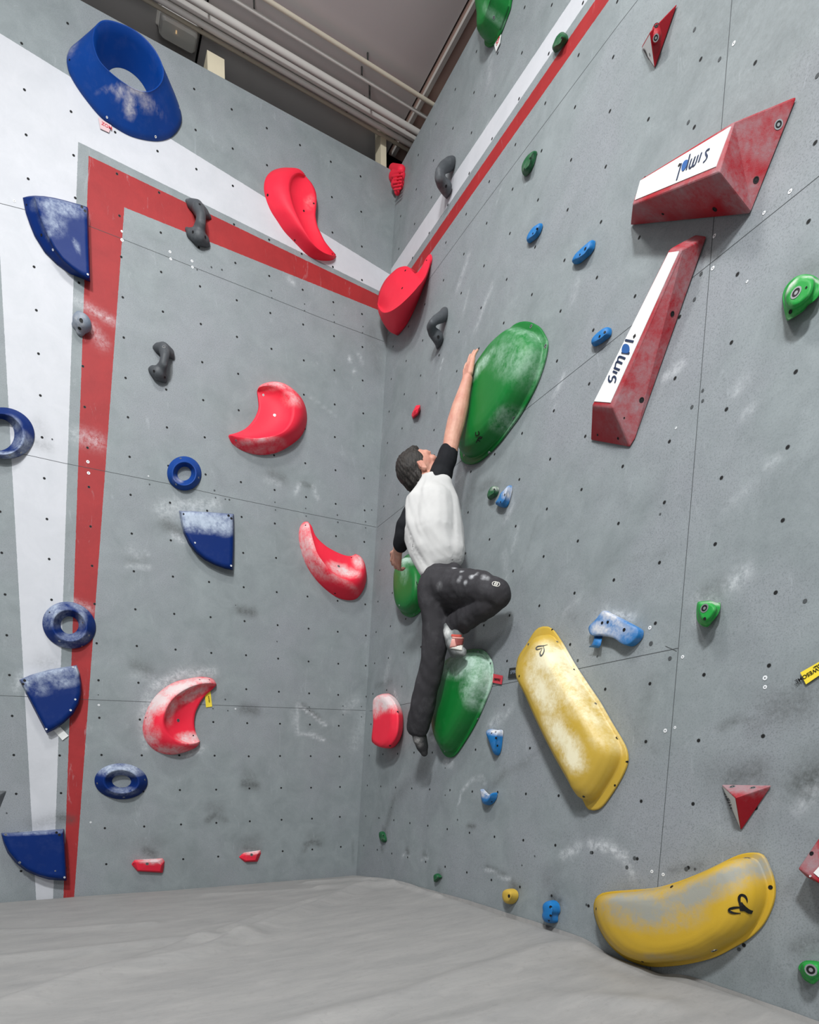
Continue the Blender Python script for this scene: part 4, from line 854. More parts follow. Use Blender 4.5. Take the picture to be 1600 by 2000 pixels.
w2 = poly('wedge_volume', 'R', [(1155,861,0),(1232,875,0),(1244,857,0),(1383,463,0),(1362,459,0),(1335,478,0),(1158,792,.085),(1198,797,.09),(1334,489,.075),(1309,488,coplanar('R',1309,488,(1158,792,.085),(1198,797,.09),(1334,489,.075)))],
  [(6,7,8,9),(6,0,1,7),(7,1,2,3,8),(8,3,4,9),(9,4,5),(9,5,0,6),(5,4,3,2,1,0)], m['wine'], 'long wine red wedge volume standing upright with a tall white label, right wall',
  chalk=[(1345,500,22,50,20,0.61),(1330,560,14,60,20,0.61),(1345,470,26,14,-15,0.58),(1300,640,14,50,20,0.25),(1280,680,18,26,20,0.43),(1262,730,22,40,20,0.54),(1240,790,24,40,20,0.61),(1225,830,20,30,10,0.54),(1270,790,20,40,15,0.29),(1200,830,40,30,0,0.22),(1178,798,30,6,5,0.43),(1225,862,14,10,0,0.58),(1310,600,10,50,20,0.36)],
  bolts=[(1346,468,.008,'dark'),(1315,614,.011,'dark'),(1255,782,.012,'dark'),(1169,850,.006,'dark'),(1209,857,.007,'dark'),(1221,817,.004,'dark')])
pl2, A, n = plate(w2, [(1308.5,495),(1329,492.5),(1195,787.5),(1163,785)], ((1185,770),(1200,755),(1310,515)), 'white', label='tall white label with dark blue lettering')
# letters drawn reading upward
sm2 = [[(1193,736),(1192,743),(1195,747),(1198.5,744),(1199.5,739),(1203,737),(1206,741),(1204.5,748)], [(1201,727),(1208,730)],
       [(1203,720),(1213,724)], [(1205,717),(1206.5,710),(1210,708),(1218,711.5)], [(1209.5,707),(1211,700),(1214.5,698.5),(1224,702)],
       [(1218,690),(1232,692)], [(1225,666),(1240,669)]]
glyphs(w2, A, n, sm2, .0030, 'ink', sub=pl2)
glyphs(w2, A, n, [], .004, 'inkb', 'lettering_bowl', [[(1218.5,690),(1219,679),(1224,673.5),(1231,676),(1233,684),(1230,691)]], sub=pl2)
glyphs(w2, A, n, [[(1242.3,657.5),(1242.6,659)]], .005, 'black', 'lettering_dot', sub=pl2)
w3 = poly('pyramid_volume', 'R', [(1326,7,0),(1281,136,0),(1254,94,0),(1271,64,.07)], [(3,0,1),(3,1,2),(3,2,0),(2,1,0)], m['wine'], 'small dark red triangular volume with a white side at the top right', bevel=.004,
  fmats=[0, 1, 0, 0], mats=[m['white']], bolts=[(1284,51,.012,'dark'),(1283,75,.010,'steel')])
bh = bhold('round_hold', 'R', [[(1283,58,.045,.014),(1284,74,.04,.018)]], m['wine'], 'dark red round bolt-on hold on the small triangular volume at the top right', cat='climbing hold', bolts=[(1283,75.5,.010,'steel'),(1284,53,.008,'dark')])
pA, A, n = None, *face_frame(w3, (1262,95), (1272,110), (1270,85))[0::3]
for st in ([(1260,97),(1262,101)],[(1262.5,100),(1264.5,105)],[(1264,104),(1266.5,110)],[(1271,106),(1272,110)]): glyphs(w3, A, n, [st], .0022, 'black', h=.0012, surf=True)
w4 = poly('pyramid_volume', 'R', [(1410.5,1532,0),(1511,1533.5,0),(1449.5,1623.5,0),(1438.5,1558,.075)], [(3,0,1),(3,1,2),(3,2,0),(2,1,0)], m['wine'], 'red and white pyramid volume with a scuffed grey top, lower right', bevel=.004,
  fmats=[0, 0, 1, 0], mats=[m['white']], chalk=[(1450,1537,55,16,0,1.3),(1470,1535,40,10,0,1.2)], bolts=[(1432.5,1537,.009,'steel'),(1472.5,1539,.008,'steel')])
A, _, _, n = face_frame(w4, (1420,1550), (1437,1590), (1432,1560))
glyphs(w4, A, n, [[(1417,1550),(1420,1552)],[(1419,1556),(1422.5,1556)],[(1421,1560),(1426,1560)],[(1422.5,1563),(1428,1563)],[(1424.5,1567),(1429,1567)],[(1427,1573),(1431,1572)],[(1429.5,1579),(1432,1578)]], .0014, 'black', h=.0012, surf=True)
w5 = poly('wedge_volume', 'R', [(1575,1712,0),(1640,1745,0),(1780,1830,0),(1780,1640,0),(1650,1610,0),(1560,1697,.07),(1600,1637,.06),(1700,1600,.06),(1760,1700,.11),(1600,1724,.09),(1760,1800,.1)],
  [(5,9,8,7,6),(5,0,1,9),(9,1,2,10,8),(6,4,0,5),(7,3,4,6),(8,10,2,3,7),(4,3,2,1,0)], m['wine'], 'wine red wedge volume cut by the right frame edge, above the yellow kidney volume', chalk=[(1585,1680,40,30,-40,.9)], bolts=[(1587.5,1667,.008,'dark'),(1585,1711,.004,'screw')])
plate(w5, [(1592,1705),(1612,1683),(1660,1715),(1640,1745)], ((1580,1690),(1597,1680),(1596,1700)), 'white')
# small coloured holds on the right wall
D_ = lambda pts, H, mat, label, bolts=(), chalk=(), peak=None, nm='chip_hold', prof=None: dome(nm, 'R', pts, H, m[mat], label, peak, prof or [(1, 0), (.985, .22), (.95, .42), (.88, .62), (.76, .8), (.6, .92), (.4, .98), (.2, 1.0)], 0, 'climbing hold', chalk, bolts, 48)
D_([(1104,66),(1110,70),(1111,77),(1106,86),(1098,95),(1090,102),(1085,104),(1084,98),(1088,87),(1094,75)], .03, 'dgreen', 'small dark green leaf-shaped hold on the painted stripe, upper right wall', [(1099,75,.006,'dark')])
D_([(1050.5,297),(1049,306),(1045,321),(1039,334),(1031,344),(1027,346),(1024.5,340),(1025,328),(1031,315),(1040,304)], .032, 'dgreen', 'small dark green leaf-shaped hold below the stripe, near the top middle', [(1037,310,.006,'dark'),(1025.5,331,.005,'dark')])
D_([(1061,438),(1061,445),(1056,458),(1048,468),(1038,475),(1034,476),(1032.5,470),(1037,459),(1046,447),(1056,440)], .024, 'lblue', 'small slender blue hold, highest of the three blue leaves', [(1051,448,.006,'dark'),(1042.5,457,.005,'dark')])
D_([(1163,471),(1164.5,476),(1162,488),(1154,499),(1144,508),(1133,516),(1123,517),(1122,513),(1128,502),(1138,492),(1149,482)], .028, 'lblue', 'blue leaf-shaped hold left of the big wine red wedge', [(1145,487,.008,'dark'),(1134.5,498.5,.005,'dark')])
D_([(1193,641),(1196.5,645),(1195,656),(1187,664),(1176,672),(1165,677.5),(1160,676),(1159.5,669),(1165,660),(1176,650),(1186,643)], .026, 'lblue', 'blue leaf-shaped hold just left of the upright red wedge', [(1183,650,.007,'dark'),(1173,658,.007,'dark')])
D_([(970,950.5),(975,952),(976,958),(973,967),(968,972),(961,976),(958,976),(957,969),(960,960),(965,953)], .03, 'dgreen', 'tiny dark green almond hold beside the climber, next to a small blue one', [(967,956,.005,'dark')], [(967,953,9,4,-40,.4)])
D_([(1001,949),(1002,957),(1000,968),(996,982),(991,991),(983,992),(976,989),(973,986),(979,977),(985,965),(993,957)], .035, 'lblue', 'small blue fin-shaped hold beside the tiny green almond, right of the climber', [(987.5,967,.006,'steel'),(979.5,981,.005,'dark')], [(996,962,8,14,20,.6)])
D_([(957,1427),(963,1424),(975,1426),(984,1427),(983,1445),(981,1462),(977,1474),(972,1475),(968,1464),(961,1446),(956,1432)], .04, 'lblue', 'small light blue triangular hold right of the green foothold volume', [(962,1432,.005,'dark'),(970,1441.5,.007,'dark'),(973,1456.5,.007,'dark'),(970,1430,.005,'dark')], [(970,1428,16,8,0,.9)])
D_([(945,1541),(951,1546),(958,1552),(966,1553),(973,1548),(972,1558),(967,1567),(959,1572.5),(951,1571),(947,1561)], .04, 'lblue', 'small blue crescent hold below the green foothold volume', [(962,1566,.005,'dark')], [(952,1550,14,7,25,.8)])
D_([(1069,1770),(1072,1762),(1080,1758),(1089,1760),(1095,1768),(1096,1780),(1092,1788),(1091,1800),(1083,1803),(1073,1801),(1068,1790),(1070,1780)], .05, 'lblue', 'blue rounded foothold just above the mat', [(1077,1771,.008,'dark'),(1077,1788,.007,'dark'),(1074,1798,.006,'dark')], [(1082,1763,16,8,0,.0)], )
D_([(990,1741),(996,1736),(1006,1736),(1013,1742),(1014,1752),(1009,1762),(1001,1766),(993,1762),(989,1752)], .045, 'yellow', 'small yellow rounded foothold just above the mat', [(996,1750,.011,'dark')], [])
D_([(746,1624),(752,1625),(756,1634),(756,1643),(750,1645),(745,1637),(744,1629)], .025, 'dgreen', 'tiny dark green ring foothold low by the room corner', [(750,1632,.006,'dark'),(749,1640,.004,'dark')])
D_([(852,1709),(858,1706),(865,1713),(858,1719),(853,1723),(851.5,1716)], .025, 'dgreen', 'tiny dark green triangular foothold just above the mat', [(857,1713,.004,'dark')])
poly('edge_hold', 'R', [(806,807,0),(814,792,0),(822,791,0),(823,800,0),(818,811,0),(808,819,0),(805,812,0),(811,803,.035),(820,796,.03),(816,808,.028),(808,815,.02)],
  [(0,1,7),(1,2,8,7),(2,3,8),(3,4,9,8),(4,5,10,9),(5,6,10),(6,0,7,10),(7,8,9,10),(6,5,4,3,2,1,0)], m['pink'], 'tiny coral red chip hold left of the raised arm of the climber', cat='climbing hold', bevel=.003)
dome('strip_hold', 'R', [(1188,1195),(1198,1199),(1225,1212),(1254,1228),(1259,1234),(1257,1246),(1248,1257),(1238,1263),(1226,1261),(1215,1253),(1205,1248),(1185,1244),(1166,1244),(1160,1237),(1160,1226),(1172,1214)], .03, m['lblue'], 'flat light blue slab hold with chalk, above the yellow volume', (1212,1228), [(1, 0), (.99, .6), (.96, .9), (.8, 1.0), (.4, 1.02)], 0, 'climbing hold',
  [(1175,1230,20,16,0,.75),(1190,1203,24,10,25,.8),(1200,1215,40,10,25,.5),(1205,1230,40,24,0,.35)], [(1178,1217,.008,'dark'),(1189,1215.5,.008,'dark'),(1221,1230.5,.009,'dark')], 64)
tp = mesh_obj('tape_strip', *(lambda Q: ([hit('R', *q) for q in Q], [(0, 1, 3, 2), (2, 3, 5, 4), (4, 5, 7, 6)]))([(1163,1243,.004),(1179,1243,.004),(1162,1250,.02),(1177,1252,.02),(1159,1258,.026),(1175,1261,.026),(1152,1264,.018),(1172,1265.5,.018)]), m['lblue'])
tp.modifiers.new('th', 'SOLIDIFY').thickness = .0015; tag(tp, 'short strip of light blue tape curling off below the blue slab hold', 'tape'); recenter(tp, hit('R', 1170, 1243, 0)); set_chalk(tp, [], 'R')
def bolted(pts, inner, label, b, chalk=(), H=.06):
    return loft('bolt_on_hold', 'R', [(pts, 0), (pts, H * .25), ([tuple(np.array(p) * .95 + np.mean(pts, axis=0) * .05) for p in pts], H * .42), ([tuple(np.array(p) * .93 + np.mean(pts, axis=0) * .07) for p in pts], H * .40), (inner, H * .55), ([tuple(np.array(p) * .9 + np.mean(inner, axis=0) * .1) for p in inner], H * .9), ([tuple(np.array(p) * .7 + np.mean(inner, axis=0) * .3) for p in inner], H)],
      m['lgreen'], label, 'climbing hold', 64, True, 3, 5, chalk, b)
bolted([(1566,538),(1580,537),(1592,540),(1602,548),(1606,562),(1604,575),(1594,588),(1580,598),(1572,608),(1558,618),(1540,628),(1536,620),(1532,600),(1530,580),(1536,562),(1550,546)],
  [(1567,538),(1580,538),(1590,541),(1594,552),(1592,566),(1586,580),(1576,591),(1562,602),(1548,606),(1540,602),(1535,592),(1535,575),(1542,558),(1555,545)], 'bright green bolt-on hold at the right edge, level with the tall red wedge',
  [(1557,573,.015,'steel'),(1546,610,.008,'dark'),(1577,563,.004,'dark')], [(1548,556,8,24,35,.8),(1578,541,22,5,0,.5)])
bolted([(1364,1178),(1372,1175),(1390,1174),(1402,1178),(1409,1177),(1409,1190),(1403,1203),(1393,1215),(1386,1224),(1378,1225),(1370,1221),(1364,1213),(1362,1197)],
  [(1366,1178),(1374,1176),(1389,1176),(1399,1182),(1402,1191),(1396,1203),(1388,1213),(1380,1217),(1371,1213),(1366,1203),(1364,1190)], 'bright green bolt-on hold right of the vertical panel seam, middle height',
  [(1378,1188.5,.014,'steel'),(1378.5,1209,.007,'dark')], [(1390,1177,20,5,0,.5)])
bolted([(1566,1881),(1576,1876),(1590,1876),(1604,1880),(1610,1900),(1600,1915),(1590,1922),(1578,1917),(1570,1910),(1565,1898),(1561,1890)],
  [(1568,1883),(1577,1879),(1589,1879),(1602,1883),(1606,1898),(1596,1908),(1585,1913),(1575,1907),(1569,1897)], 'bright green bolt-on hold in the lower right corner, near the mat',
  [(1586,1894,.016,'steel')], [])
tagcard('R', [(1124+0,0),(1124,0)], 'white', '') if False else None
tagcard('R', [(966.5,88),(980,68),(978,85),(970,102)], 'white', 'small white and red tag under the green volume at the top edge', [('SP', 970.5, 92, 977, 80, .03)], txt='rtag')
tagcard('R', [(964,1316),(983.5,1320),(981,1337),(962,1333)], 'rtag', 'red tag sticking out right of the green foothold volume', [('EMPIRE', 966, 1329, 976, 1330.5, .016)])
tagcard('R', [(996.5,1305),(1018,1303),(1018,1322),(993.5,1325)], 'btag', 'black tag poking out left of the long yellow volume', [('SPIKE', 998, 1317, 1010, 1315, .022)], txt='bgrey')
tagcard('R', [(1565,1314),(1602,1293),(1610,1314),(1576,1337)], 'ytag', 'yellow tag at the right edge of the frame, on the right wall', [('AWESOME', 1606, 1299, 1586, 1311, .015), ('urban', 1604, 1296, 1586, 1306, .008)])
# emblems on volumes
def frame_at(o, x, y):
    p, n_ = on(o, x, y)
    if n_.dot(Vector(CAM) - p) < 0: n_ = -n_
    return p, n_
A, n = frame_at(y10, 1452, 1772)
glyphs(y10, A, n, [{'p': [(1461,1762),(1460,1756),(1456,1750),(1450,1748),(1446,1752),(1446,1760),(1450,1772)], 'w': (.0008, .0040)}, {'p': [(1448,1783),(1436,1783),(1428,1780),(1427,1776),(1434,1773),(1446,1772),(1454,1775)], 'w': (.0008, .0040)},
   {'p': [(1449,1765),(1454,1772),(1463,1779),(1469,1781)], 'w': (.005, .006)}], .006, 'black', 'emblem', [[(1448,1768),(1454,1766),(1458,1772),(1468,1777),(1470,1781),(1464,1784),(1455,1779),(1447,1778)]], h=.0015, surf=True)
A, n = frame_at(y9, 1062, 1268)
glyphs(y9, A, n, [{'p': [(1071,1260),(1063,1262),(1053,1263),(1049,1267),(1053,1269),(1062,1266)], 'w': (.0006, .0026)}, {'p': [(1063,1262),(1065,1270),(1063,1277),(1059,1281),(1057,1276),(1061,1268)], 'w': (.0006, .0026)}], .003, 'grey', 'emblem', h=.0015, surf=True)
A, n = frame_at(g6, 936, 850)
glyphs(g6, A, n, [[(931,845),(931,850),(935,851),(938,847),(936,843)], [(932,864),(936,857),(940,853)], [(936,857),(941,857),(943,854),(939,854)], [(935,860),(939,862)]], .0022, 'black', 'emblem', h=.0015, surf=True)
A, n = frame_at(g7, 817, 1140)
glyphs(g7, A, n, [[(815,1137),(816,1142),(819,1143),(820,1139)], [(816,1147),(820,1144)]], .002, 'black', 'emblem', h=.0015, surf=True)

poly('pyramid_volume', 'L', [(-70,1543,0),(14,1544,0),(-4,1590,0),(-60,1640,0),(-40,1575,.06)], [(4,0,1),(4,1,2),(4,2,3),(4,3,0),(3,2,1,0)], m['grey'], 'dark grey volume, only its corner showing at the left edge of the frame', bevel=.004)

# ------------------------------------------------------------------ the climber
per = bpy.data.objects.new('person', None); COL.objects.link(per)
per.location = hit('R', 860, 1290, .12)
tag(per, 'person in white shirt and dark trousers leaping up the wall, one arm raised', 'person')
def H(x, y, d): return Vector(hit('R', x, y, d))
def cc(*pts):
    """chain of (x, y, d, radius in photo px) -> tapered capsules"""
    Q = [(H(x, y, d), r * depth(H(x, y, d)) / F) for x, y, d, r in pts]
    return [('c', a, ra, b, rb) for (a, ra), (b, rb) in zip(Q, Q[1:])]
def orth(f, t):
    f = Vector(f).normalized(); t = Vector(t); t = (t - f * t.dot(f)).normalized(); return f, t, t.cross(f).normalized()
def hand(wr, D, N, side, L=.165, curl=(.25, .25, .3, .35), thumb=.5, spread=.12):
    D = Vector(D).normalized(); N = (Vector(N) - D * Vector(N).dot(D)).normalized(); S = D.cross(N) * side; k = L / .18; pr = []
    kn = []
    for i, o_ in enumerate((.033, .011, -.011, -.031)):      # index .. little
        b = wr + S * (o_ * .55 * k) + D * (.01 * k); e = wr + D * ((.086 - abs(i - 1) * .004) * k) + S * (o_ * k); kn.append(e)
        pr.append(('c', b, .014 * k, e, .0112 * k))
    for a, b in zip(kn, kn[1:]): pr.append(('c', a - D * .012 * k, .0105 * k, b - D * .012 * k, .0105 * k))
    for i, (ln, o_) in enumerate(zip((.074, .083, .077, .06), (.033, .011, -.011, -.031))):
        p = kn[i]; d = (D + S * (o_ / .033 * spread)).normalized(); r = .0083 * k
        for j, fr in enumerate((.46, .30, .24)):
            d2 = (d * math.cos(curl[i] * (j + .6)) + N * math.sin(curl[i] * (j + .6))).normalized(); q = p + d2 * (ln * fr * k)
            pr.append(('c', p, r, q, r * .92)); p = q; r *= .92
    b = wr + S * (.022 * k) + D * (.022 * k); d1 = (D * math.cos(.75) + S * math.sin(.75) + N * .25).normalized(); m1 = b + d1 * (.045 * k)
    d2 = (D * math.cos(thumb) + S * math.sin(thumb) * .8 + N * .3).normalized(); m2 = m1 + d2 * (.032 * k); m3 = m2 + (d2 + N * .2).normalized() * (.024 * k)
    pr += [('c', b, .0145 * k, m1, .0115 * k), ('c', m1, .0105 * k, m2, .009 * k), ('c', m2, .009 * k, m3, .0078 * k)]
    return pr
skin = NT('skin', .55, .35)
cs = skin.mix(skin.mapr(skin.noise(16, 4), .35, .7), s2l((206, 158, 138)), s2l((188, 128, 112)))
skin.base(cs); skin.b.inputs['Subsurface Weight'].default_value = .08; skin.b.inputs['Subsurface Radius'].default_value = (.02, .008, .004)
shirtm = NT('white_cotton', .85, .2); shirtm.base(shirtm.mix(shirtm.mapr(shirtm.noise(6, 4), .3, .7), s2l((202, 202, 200)), s2l((186, 186, 185)))); shirtm.bump(shirtm.noise(500, 2), .15, .001)
blackm = NT('black_cotton', .85, .15); blackm.base(blackm.mix(blackm.noise(30), s2l((24, 25, 28)), s2l((36, 37, 41)))); blackm.bump(blackm.noise(40, 4), .3, .004)
pantm = hold_mat('charcoal_trousers', (58, 57, 60), .85, chalk=(190, 192, 195), dust=.06, bump=.3, spec=.15)
hairm = NT('dark_hair', .6, .4); mh = nd(hairm.t, 'ShaderNodeMapping'); mh.inputs['Scale'].default_value = (60, 60, 6); hairm.l(hairm.tc.outputs['Object'], mh.inputs[0])
hn = hairm.noise(3, 4, .7, mh.outputs[0]); hairm.base(hairm.mix(hairm.mapr(hn, .35, .65), s2l((16, 15, 14)), s2l((58, 53, 49)))); hairm.bump(hn, .6, .006)
shoem = hold_mat('grey_shoe_rubber', (108, 112, 112), .6, chalk=(200, 202, 200), dust=.5, bump=.3)
shoed = hold_mat('dark_shoe', (44, 44, 46), .6, dust=.1)
# head axes: face looks up towards the top of the wall, crown tips back to the left
Ff, Tt, Ss = orth((.62, -.34, .70), (-.62, .30, .72))
Hc = H(823, 919, .27)
E3 = lambda f, s, t: [tuple(Ff), tuple(Ss), tuple(Tt)]
def hp_(f, s, t): return Hc + Ff * f + Ss * s + Tt * t
def el(f, s, t, rf, rs, rt): return ('e', hp_(f, s, t), (rf, rs, rt), [tuple(Ff), tuple(Ss), tuple(Tt)])
body = []
body += [el(-.004, 0, .018, .084, .068, .082), el(.022, 0, -.03, .056, .052, .064), el(.038, 0, -.068, .03, .034, .024), el(.055, 0, .028, .03, .05, .03)]
body += [('c', hp_(.078, 0, .012), .007, hp_(.092, 0, -.018), .0115), el(.084, .010, -.022, .008, .008, .007), el(.084, -.010, -.022, .008, .008, .007)]
body += [el(.066, .026, -.008, .02, .02, .02), el(.066, -.026, -.008, .02, .02, .02), ('c', hp_(.074, .03, .022), .007, hp_(.076, -.03, .022), .007)]
body += [('c', hp_(.078, .018, -.046), .006, hp_(.078, -.018, -.046), .006), ('c', hp_(.075, .015, -.056), .0065, hp_(.075, -.015, -.056), .0065)]
for s in (1, -1):
    body += [el(-.006, s * .068, -.004, .018, .007, .028), ('c', hp_(-.012, s * .074, .018), .006, hp_(-.016, s * .076, -.006), .005), ('c', hp_(.0, s * .072, -.026), .006, hp_(-.012, s * .074, -.014), .004)]
neckp = H(842, 948, .25)
body += [('c', hp_(-.02, 0, -.04), .046, neckp, .05)]
# torso, arms, legs inside the clothes
body += cc((846, 968, .24, 24), (848, 1010, .24, 28), (852, 1070, .22, 28), (856, 1135, .21, 26))
body += cc((848, 955, .24, 13), (866, 922, .20, 13), (877, 890, .18, 15), (884, 852, .17, 16.5), (891, 825, .16, 18), (899, 795, .15, 16.5), (908, 760, .14, 12), (913, 742, .135, 10.5))
body += cc((832, 972, .28, 12), (808, 990, .34, 12), (790, 1030, .365, 11), (784, 1052, .36, 11), (778, 1074, .345, 10.5))
body += cc((858, 1145, .22, 20), (930, 1148, .175, 17), (960, 1158, .135, 13), (925, 1198, .15, 12), (888, 1228, .18, 8), (892, 1258, .16, 7))
body += cc((846, 1160, .22, 20), (843, 1230, .20, 16), (840, 1300, .195, 14), (828, 1360, .185, 13), (817, 1418, .165, 9), (824, 1450, .145, 8))
wR = H(913.5, 738, .135); wL = H(777, 1076, .342)
body += hand(wR, (H(919, 690, .10) - wR), (1, 0, 0), 1, L=.19, curl=(.12, .08, .1, .16), thumb=.35, spread=.16)
body += hand(wL, (H(771, 1112, .31) - wL), (.8, .5, 0), -1, L=.165, curl=(.6, .65, .7, .75), thumb=.2, spread=.04)
bo = blob('body', body, skin.m, .0033, 4, parent=per)
BV.clear()
def eye(s):
    e = blob('eye', [('e', hp_(.079, s * .026, -.002), (.009, .011, .006), [tuple(Ff), tuple(Ss), tuple(Tt)])] * 1, plain('eye_dark', (50, 36, 30), .3), .0015, 1, parent=per)
eye(1); eye(-1)
lip = blob('lips', [('c', hp_(.083, .014, -.0505), .0035, hp_(.083, -.014, -.0505), .0035)], plain('lips', (176, 92, 88), .5), .0012, 1, parent=per)
# hair: cap over crown and nape
hair = [el(-.022, 0, .034, .086, .076, .086), el(-.05, 0, -.012, .052, .066, .07), el(-.055, 0, -.058, .034, .05, .04), el(.012, 0, .082, .05, .055, .03)]
for i in range(26):
    a = rnd.uniform(-1.3, 1.3); b_ = rnd.uniform(-.2, 1.0); p = hp_(-.085 * math.cos(a) - .01, .072 * math.sin(a), -.07 + .13 * b_)
    hair.append(('c', p, .012, p - Tt * rnd.uniform(.02, .045) - Ff * .012, .004))
def hdisp(co): return .004 * noise.noise(Vector((co.dot(Ss) * 90, co.dot(Ff) * 90, co.dot(Tt) * 12)))
ho = blob('hair', hair, hairm.m, .004, 2, parent=per, disp=hdisp)
ax_t = (H(852, 1100, .22) - H(846, 950, .24)).normalized(); sx_t = ax_t.cross(Vector(NR)).normalized()
def fold(co):
    s = co.dot(sx_t) * 17 + co.dot(ax_t) * 5; v = noise.noise(Vector((s, co.dot(ax_t) * 2.2, co.dot(Vector(NR)) * 7)))
    w_ = noise.noise(Vector((co.dot(sx_t) * 50 + co.dot(ax_t) * 14, co.dot(ax_t) * 4, 2)))
    return .012 * abs(v) ** 1.0 * (1 if v > 0 else -1) + .0035 * w_
shirt = []
shirt += cc((843, 950, .25, 24), (847, 985, .25, 40), (846, 1040, .25, 46), (856, 1085, .22, 44))
shirt += cc((860, 950, .22, 22), (870, 985, .19, 28), (874, 1035, .18, 34), (876, 1080, .18, 35))
shirt += cc((830, 955, .28, 18), (818, 985, .31, 28), (814, 1028, .31, 33), (832, 1075, .28, 33), (841, 1108, .26, 25))
shirt += cc((888, 1090, .16, 19), (868, 1102, .19, 20), (845, 1114, .24, 20), (833, 1132, .27, 9), (825, 1140, .28, 5))
shirt += cc((826, 946, .27, 16), (846, 944, .25, 19), (866, 945, .21, 17)) + cc((822, 938, .28, 8), (834, 938, .26, 10))
so = blob('shirt', shirt, shirtm.m, .006, 8, parent=per, disp=fold)
sl = blob('sleeve', cc((852, 944, .235, 20), (862, 924, .20, 23), (871, 902, .19, 20), (876, 884, .18, 19)), blackm.m, .005, 4, parent=per, disp=lambda c: .004 * noise.noise(c * 26)); sl['label'] = 'black sleeve pushed up on the raised arm'
sl2 = blob('sleeve', cc((812, 984, .325, 12), (802, 998, .348, 14), (789, 1028, .37, 15.5), (785, 1050, .365, 16), (783, 1063, .355, 15.5)), blackm.m, .005, 4, parent=per, disp=lambda c: .004 * noise.noise(c * 26)); sl2['label'] = 'black sleeve on the lowered arm'
def pfold(co):
    v = noise.noise(Vector((co.x * 14 + co.z * 4, co.y * 15, co.z * 5 - co.y * 5))); u = noise.noise(Vector((co.x * 30, co.y * 42, co.z * 16)))
    return .007 * v + .004 * u
tr = []
tr += cc((858, 1126, .21, 36), (853, 1150, .23, 38), (850, 1172, .23, 35)) + cc((884, 1120, .17, 22), (850, 1126, .23, 26))
tr += cc((862, 1148, .22, 37), (905, 1146, .20, 35), (938, 1148, .17, 32), (968, 1158, .13, 29), (973, 1164, .12, 26))
tr += cc((968, 1170, .12, 25), (945, 1184, .14, 27), (915, 1204, .155, 25), (890, 1216, .165, 20), (890, 1224, .165, 19.5), (905, 1226, .15, 14))
tr += cc((848, 1175, .24, 30), (851, 1215, .22, 27), (850, 1255, .21, 25), (843, 1300, .20, 24), (833, 1345, .195, 23.5), (825, 1380, .185, 24), (819, 1405, .175, 25), (817, 1418, .17, 24))
tr += cc((885, 1165, .19, 24), (915, 1172, .165, 20), (945, 1168, .15, 20)) + cc((868, 1172, .21, 26), (880, 1185, .18, 15))
to = blob('trousers', tr, pantm, .006, 6, parent=per, disp=pfold)
co0 = to.location.copy()
class _O: pass
def chalk_on(o, blobs):
    q = _O(); q.data = o.data; q.location = per.location; q.name = o.name + '_'
    me = o.data; n = len(me.vertices); co = np.empty(n * 3); me.vertices.foreach_get('co', co); co = co.reshape(-1, 3) + np.array(per.location); a = np.zeros(n)
    tree = BVHTree.FromPolygons([Vector(c) for c in co], [tuple(p.vertices) for p in me.polygons])
    for x, y, r, s in blobs:
        p, _ = tree.ray_cast(Vector(CAM), Vector(ray(x, y)).normalized())[:2]
        if p is None: continue
        d = np.linalg.norm(co - np.array(p), axis=1) / r; a = np.maximum(a, s * np.clip(1.3 - d, 0, 1))
    me.attributes.new('chalk', 'FLOAT', 'POINT').data.foreach_set('value', np.clip(a, 0, 1).astype(np.float32)); return tree
chalk_on(to, [(888, 1110, .012, .5), (902, 1116, .01, .5), (896, 1133, .012, .35), (909, 1138, .01, .6), (922, 1126, .013, .75), (930, 1121, .012, .75), (945, 1127, .014, .35), (952, 1129, .012, .3), (899, 1128, .01, .35), (858, 1145, .02, .2)])
def patch(parent, target, quad, mat, name, off=.002, nu=5, nv=5, label=None):
    me = target.data; wl_ = target.matrix_world if target.parent is None else None
    vs = [v.co + per.location for v in me.vertices]; tree = BVHTree.FromPolygons(vs, [tuple(p.vertices) for p in me.polygons])
    q = np.array(quad, float); V = []
    last = None
    for j in range(nv + 1):
        for i in range(nu + 1):
            s, t = i / nu, j / nv; x, y = q[0] * (1 - s) * (1 - t) + q[1] * s * (1 - t) + q[2] * s * t + q[3] * (1 - s) * t
            p, nn_ = tree.ray_cast(Vector(CAM), Vector(ray(x, y)).normalized())[:2]
            if p is None: p = last if last is not None else per.location
            else: p = p + (nn_ if nn_.dot(Vector(CAM) - p) > 0 else -nn_) * off
            last = p; V.append(p - per.location)
    f = grid_faces(nv + 1, nu + 1, False); o = mesh_obj(name, V, f, mat, parent, True); sm = o.modifiers.new('th', 'SOLIDIFY'); sm.thickness = .0015
    if label: o['label'] = label
    return o
sh = blob('shoe', cc((875, 1224, 0.195, 9), (879, 1240, 0.190, 12), (887, 1256, 0.175, 15), (893, 1269, 0.160, 14), (903, 1273, 0.145, 9)) + cc((873, 1232, 0.200, 8), (879, 1260, 0.185, 8), (886, 1281, 0.155, 5.5), (906, 1277, 0.140, 5.5)) + cc((893, 1238, 0.170, 12), (895, 1254, 0.160, 12)), shoem, .004, 4, parent=per)
sh['label'] = 'chalky grey climbing shoe with red and white straps'; chalk_on(sh, [(872, 1235, .03, .9), (884, 1255, .03, .5), (900, 1270, .02, .4)])
redm = plain('strap_red', (206, 84, 72), .7); pinkm = plain('strap_pink', (222, 160, 150), .7); whitem = plain('strap_white', (224, 222, 214), .7); maroon = plain('strap_maroon', (140, 70, 66), .7)
def sub(o): o.parent = sh; return o
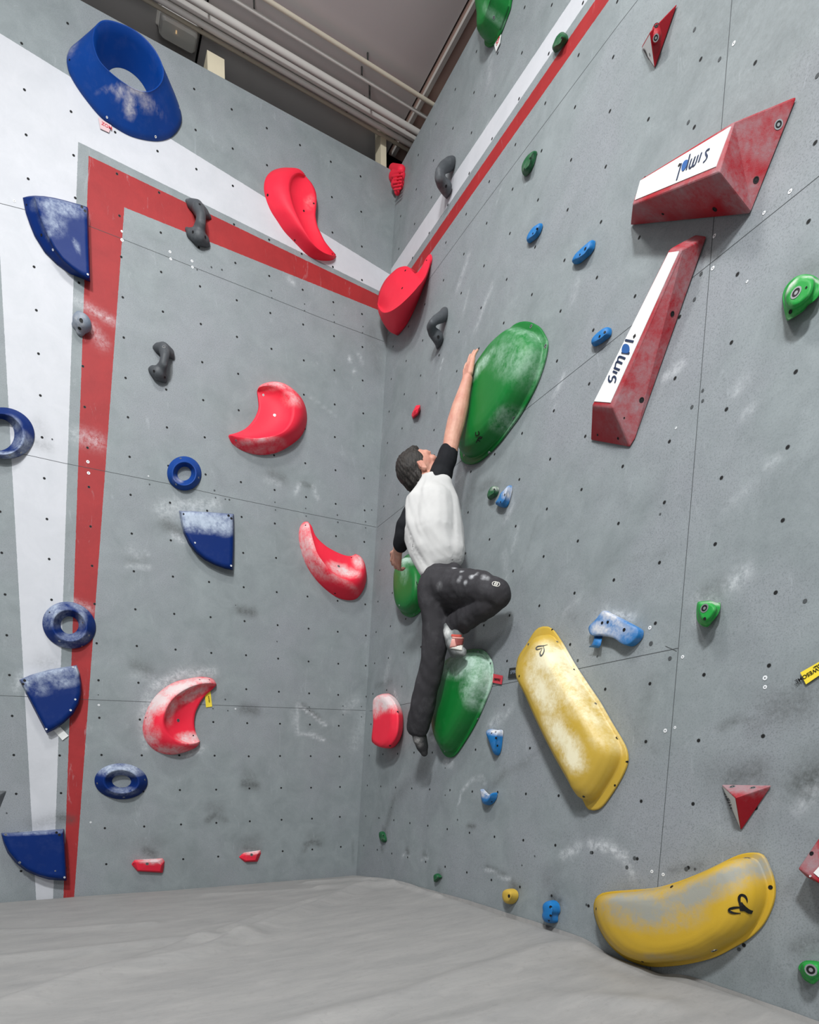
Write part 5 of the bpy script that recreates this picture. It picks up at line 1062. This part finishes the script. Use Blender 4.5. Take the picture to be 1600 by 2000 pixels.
for qd, mt_, nm in (([(883, 1239), (906, 1240), (906, 1245), (881, 1243)], redm, 'strap'), ([(882, 1244), (906, 1245), (905, 1248), (884, 1247)], pinkm, 'strap'), ([(889, 1248), (905, 1249), (903, 1260), (890, 1262)], maroon, 'tongue'), ([(883, 1248), (888, 1248), (892, 1263), (879, 1265)], pinkm, 'strap'), ([(879, 1266), (904, 1259), (903, 1264), (903, 1271)], whitem, 'strap')):
    p = sub(patch(sh, sh, qd, mt_, nm))
sh2 = blob('shoe', cc((816, 1424, .17, 14), (820, 1440, .155, 14), (825, 1458, .135, 12), (829, 1471, .12, 7)) + cc((813, 1430, .18, 9), (816, 1446, .17, 9)), shoed, .004, 4, parent=per)
sh2['label'] = 'dark climbing shoe on the hanging leg'; chalk_on(sh2, [(815, 1450, .03, .3)])
p = patch(sh2, sh2, [(822, 1426), (830, 1424), (831, 1434), (823, 1438)], redm, 'strap'); p.parent = sh2
# knee emblem: two rings
def ring_patch(x, y, r0, r1):
    vs = [v.co + per.location for v in to.data.vertices]; tree = BVHTree.FromPolygons(vs, [tuple(p.vertices) for p in to.data.polygons]); V = []; f = []
    for k, (rr) in enumerate((r0, r1)):
        for i in range(20):
            t = 2 * math.pi * i / 20; p, n_ = tree.ray_cast(Vector(CAM), Vector(ray(x + rr * math.cos(t), y + rr * .8 * math.sin(t))).normalized())[:2]
            if p is None: return
            V.append(p + (n_ if n_.dot(Vector(CAM) - p) > 0 else -n_) * .002 - per.location)
    for i in range(20): f.append((i, (i + 1) % 20, 20 + (i + 1) % 20, 20 + i))
    o = mesh_obj('emblem', V, f, whitem, to); o.modifiers.new('th', 'SOLIDIFY').thickness = .0012
ring_patch(967, 1140.5, 4.6, 5.8); ring_patch(971, 1141.5, 4.6, 5.8); ring_patch(969, 1141, 1.2, 2.4)
for o in (bo, ho): 
    pass

# ------------------------------------------------------------------ seat every hold on its wall: a 2 mm mounting gap on the leaning wall
for o in list(bpy.data.objects):
    if o.parent is None and o.type == 'MESH' and not o.get('kind') and o.get('category') in ('climbing hold', 'climbing volume', 'route tag', 'tape') and o.location.x > -.5 and o.location.y < -.06:
        o.location += Vector(NR * .004)
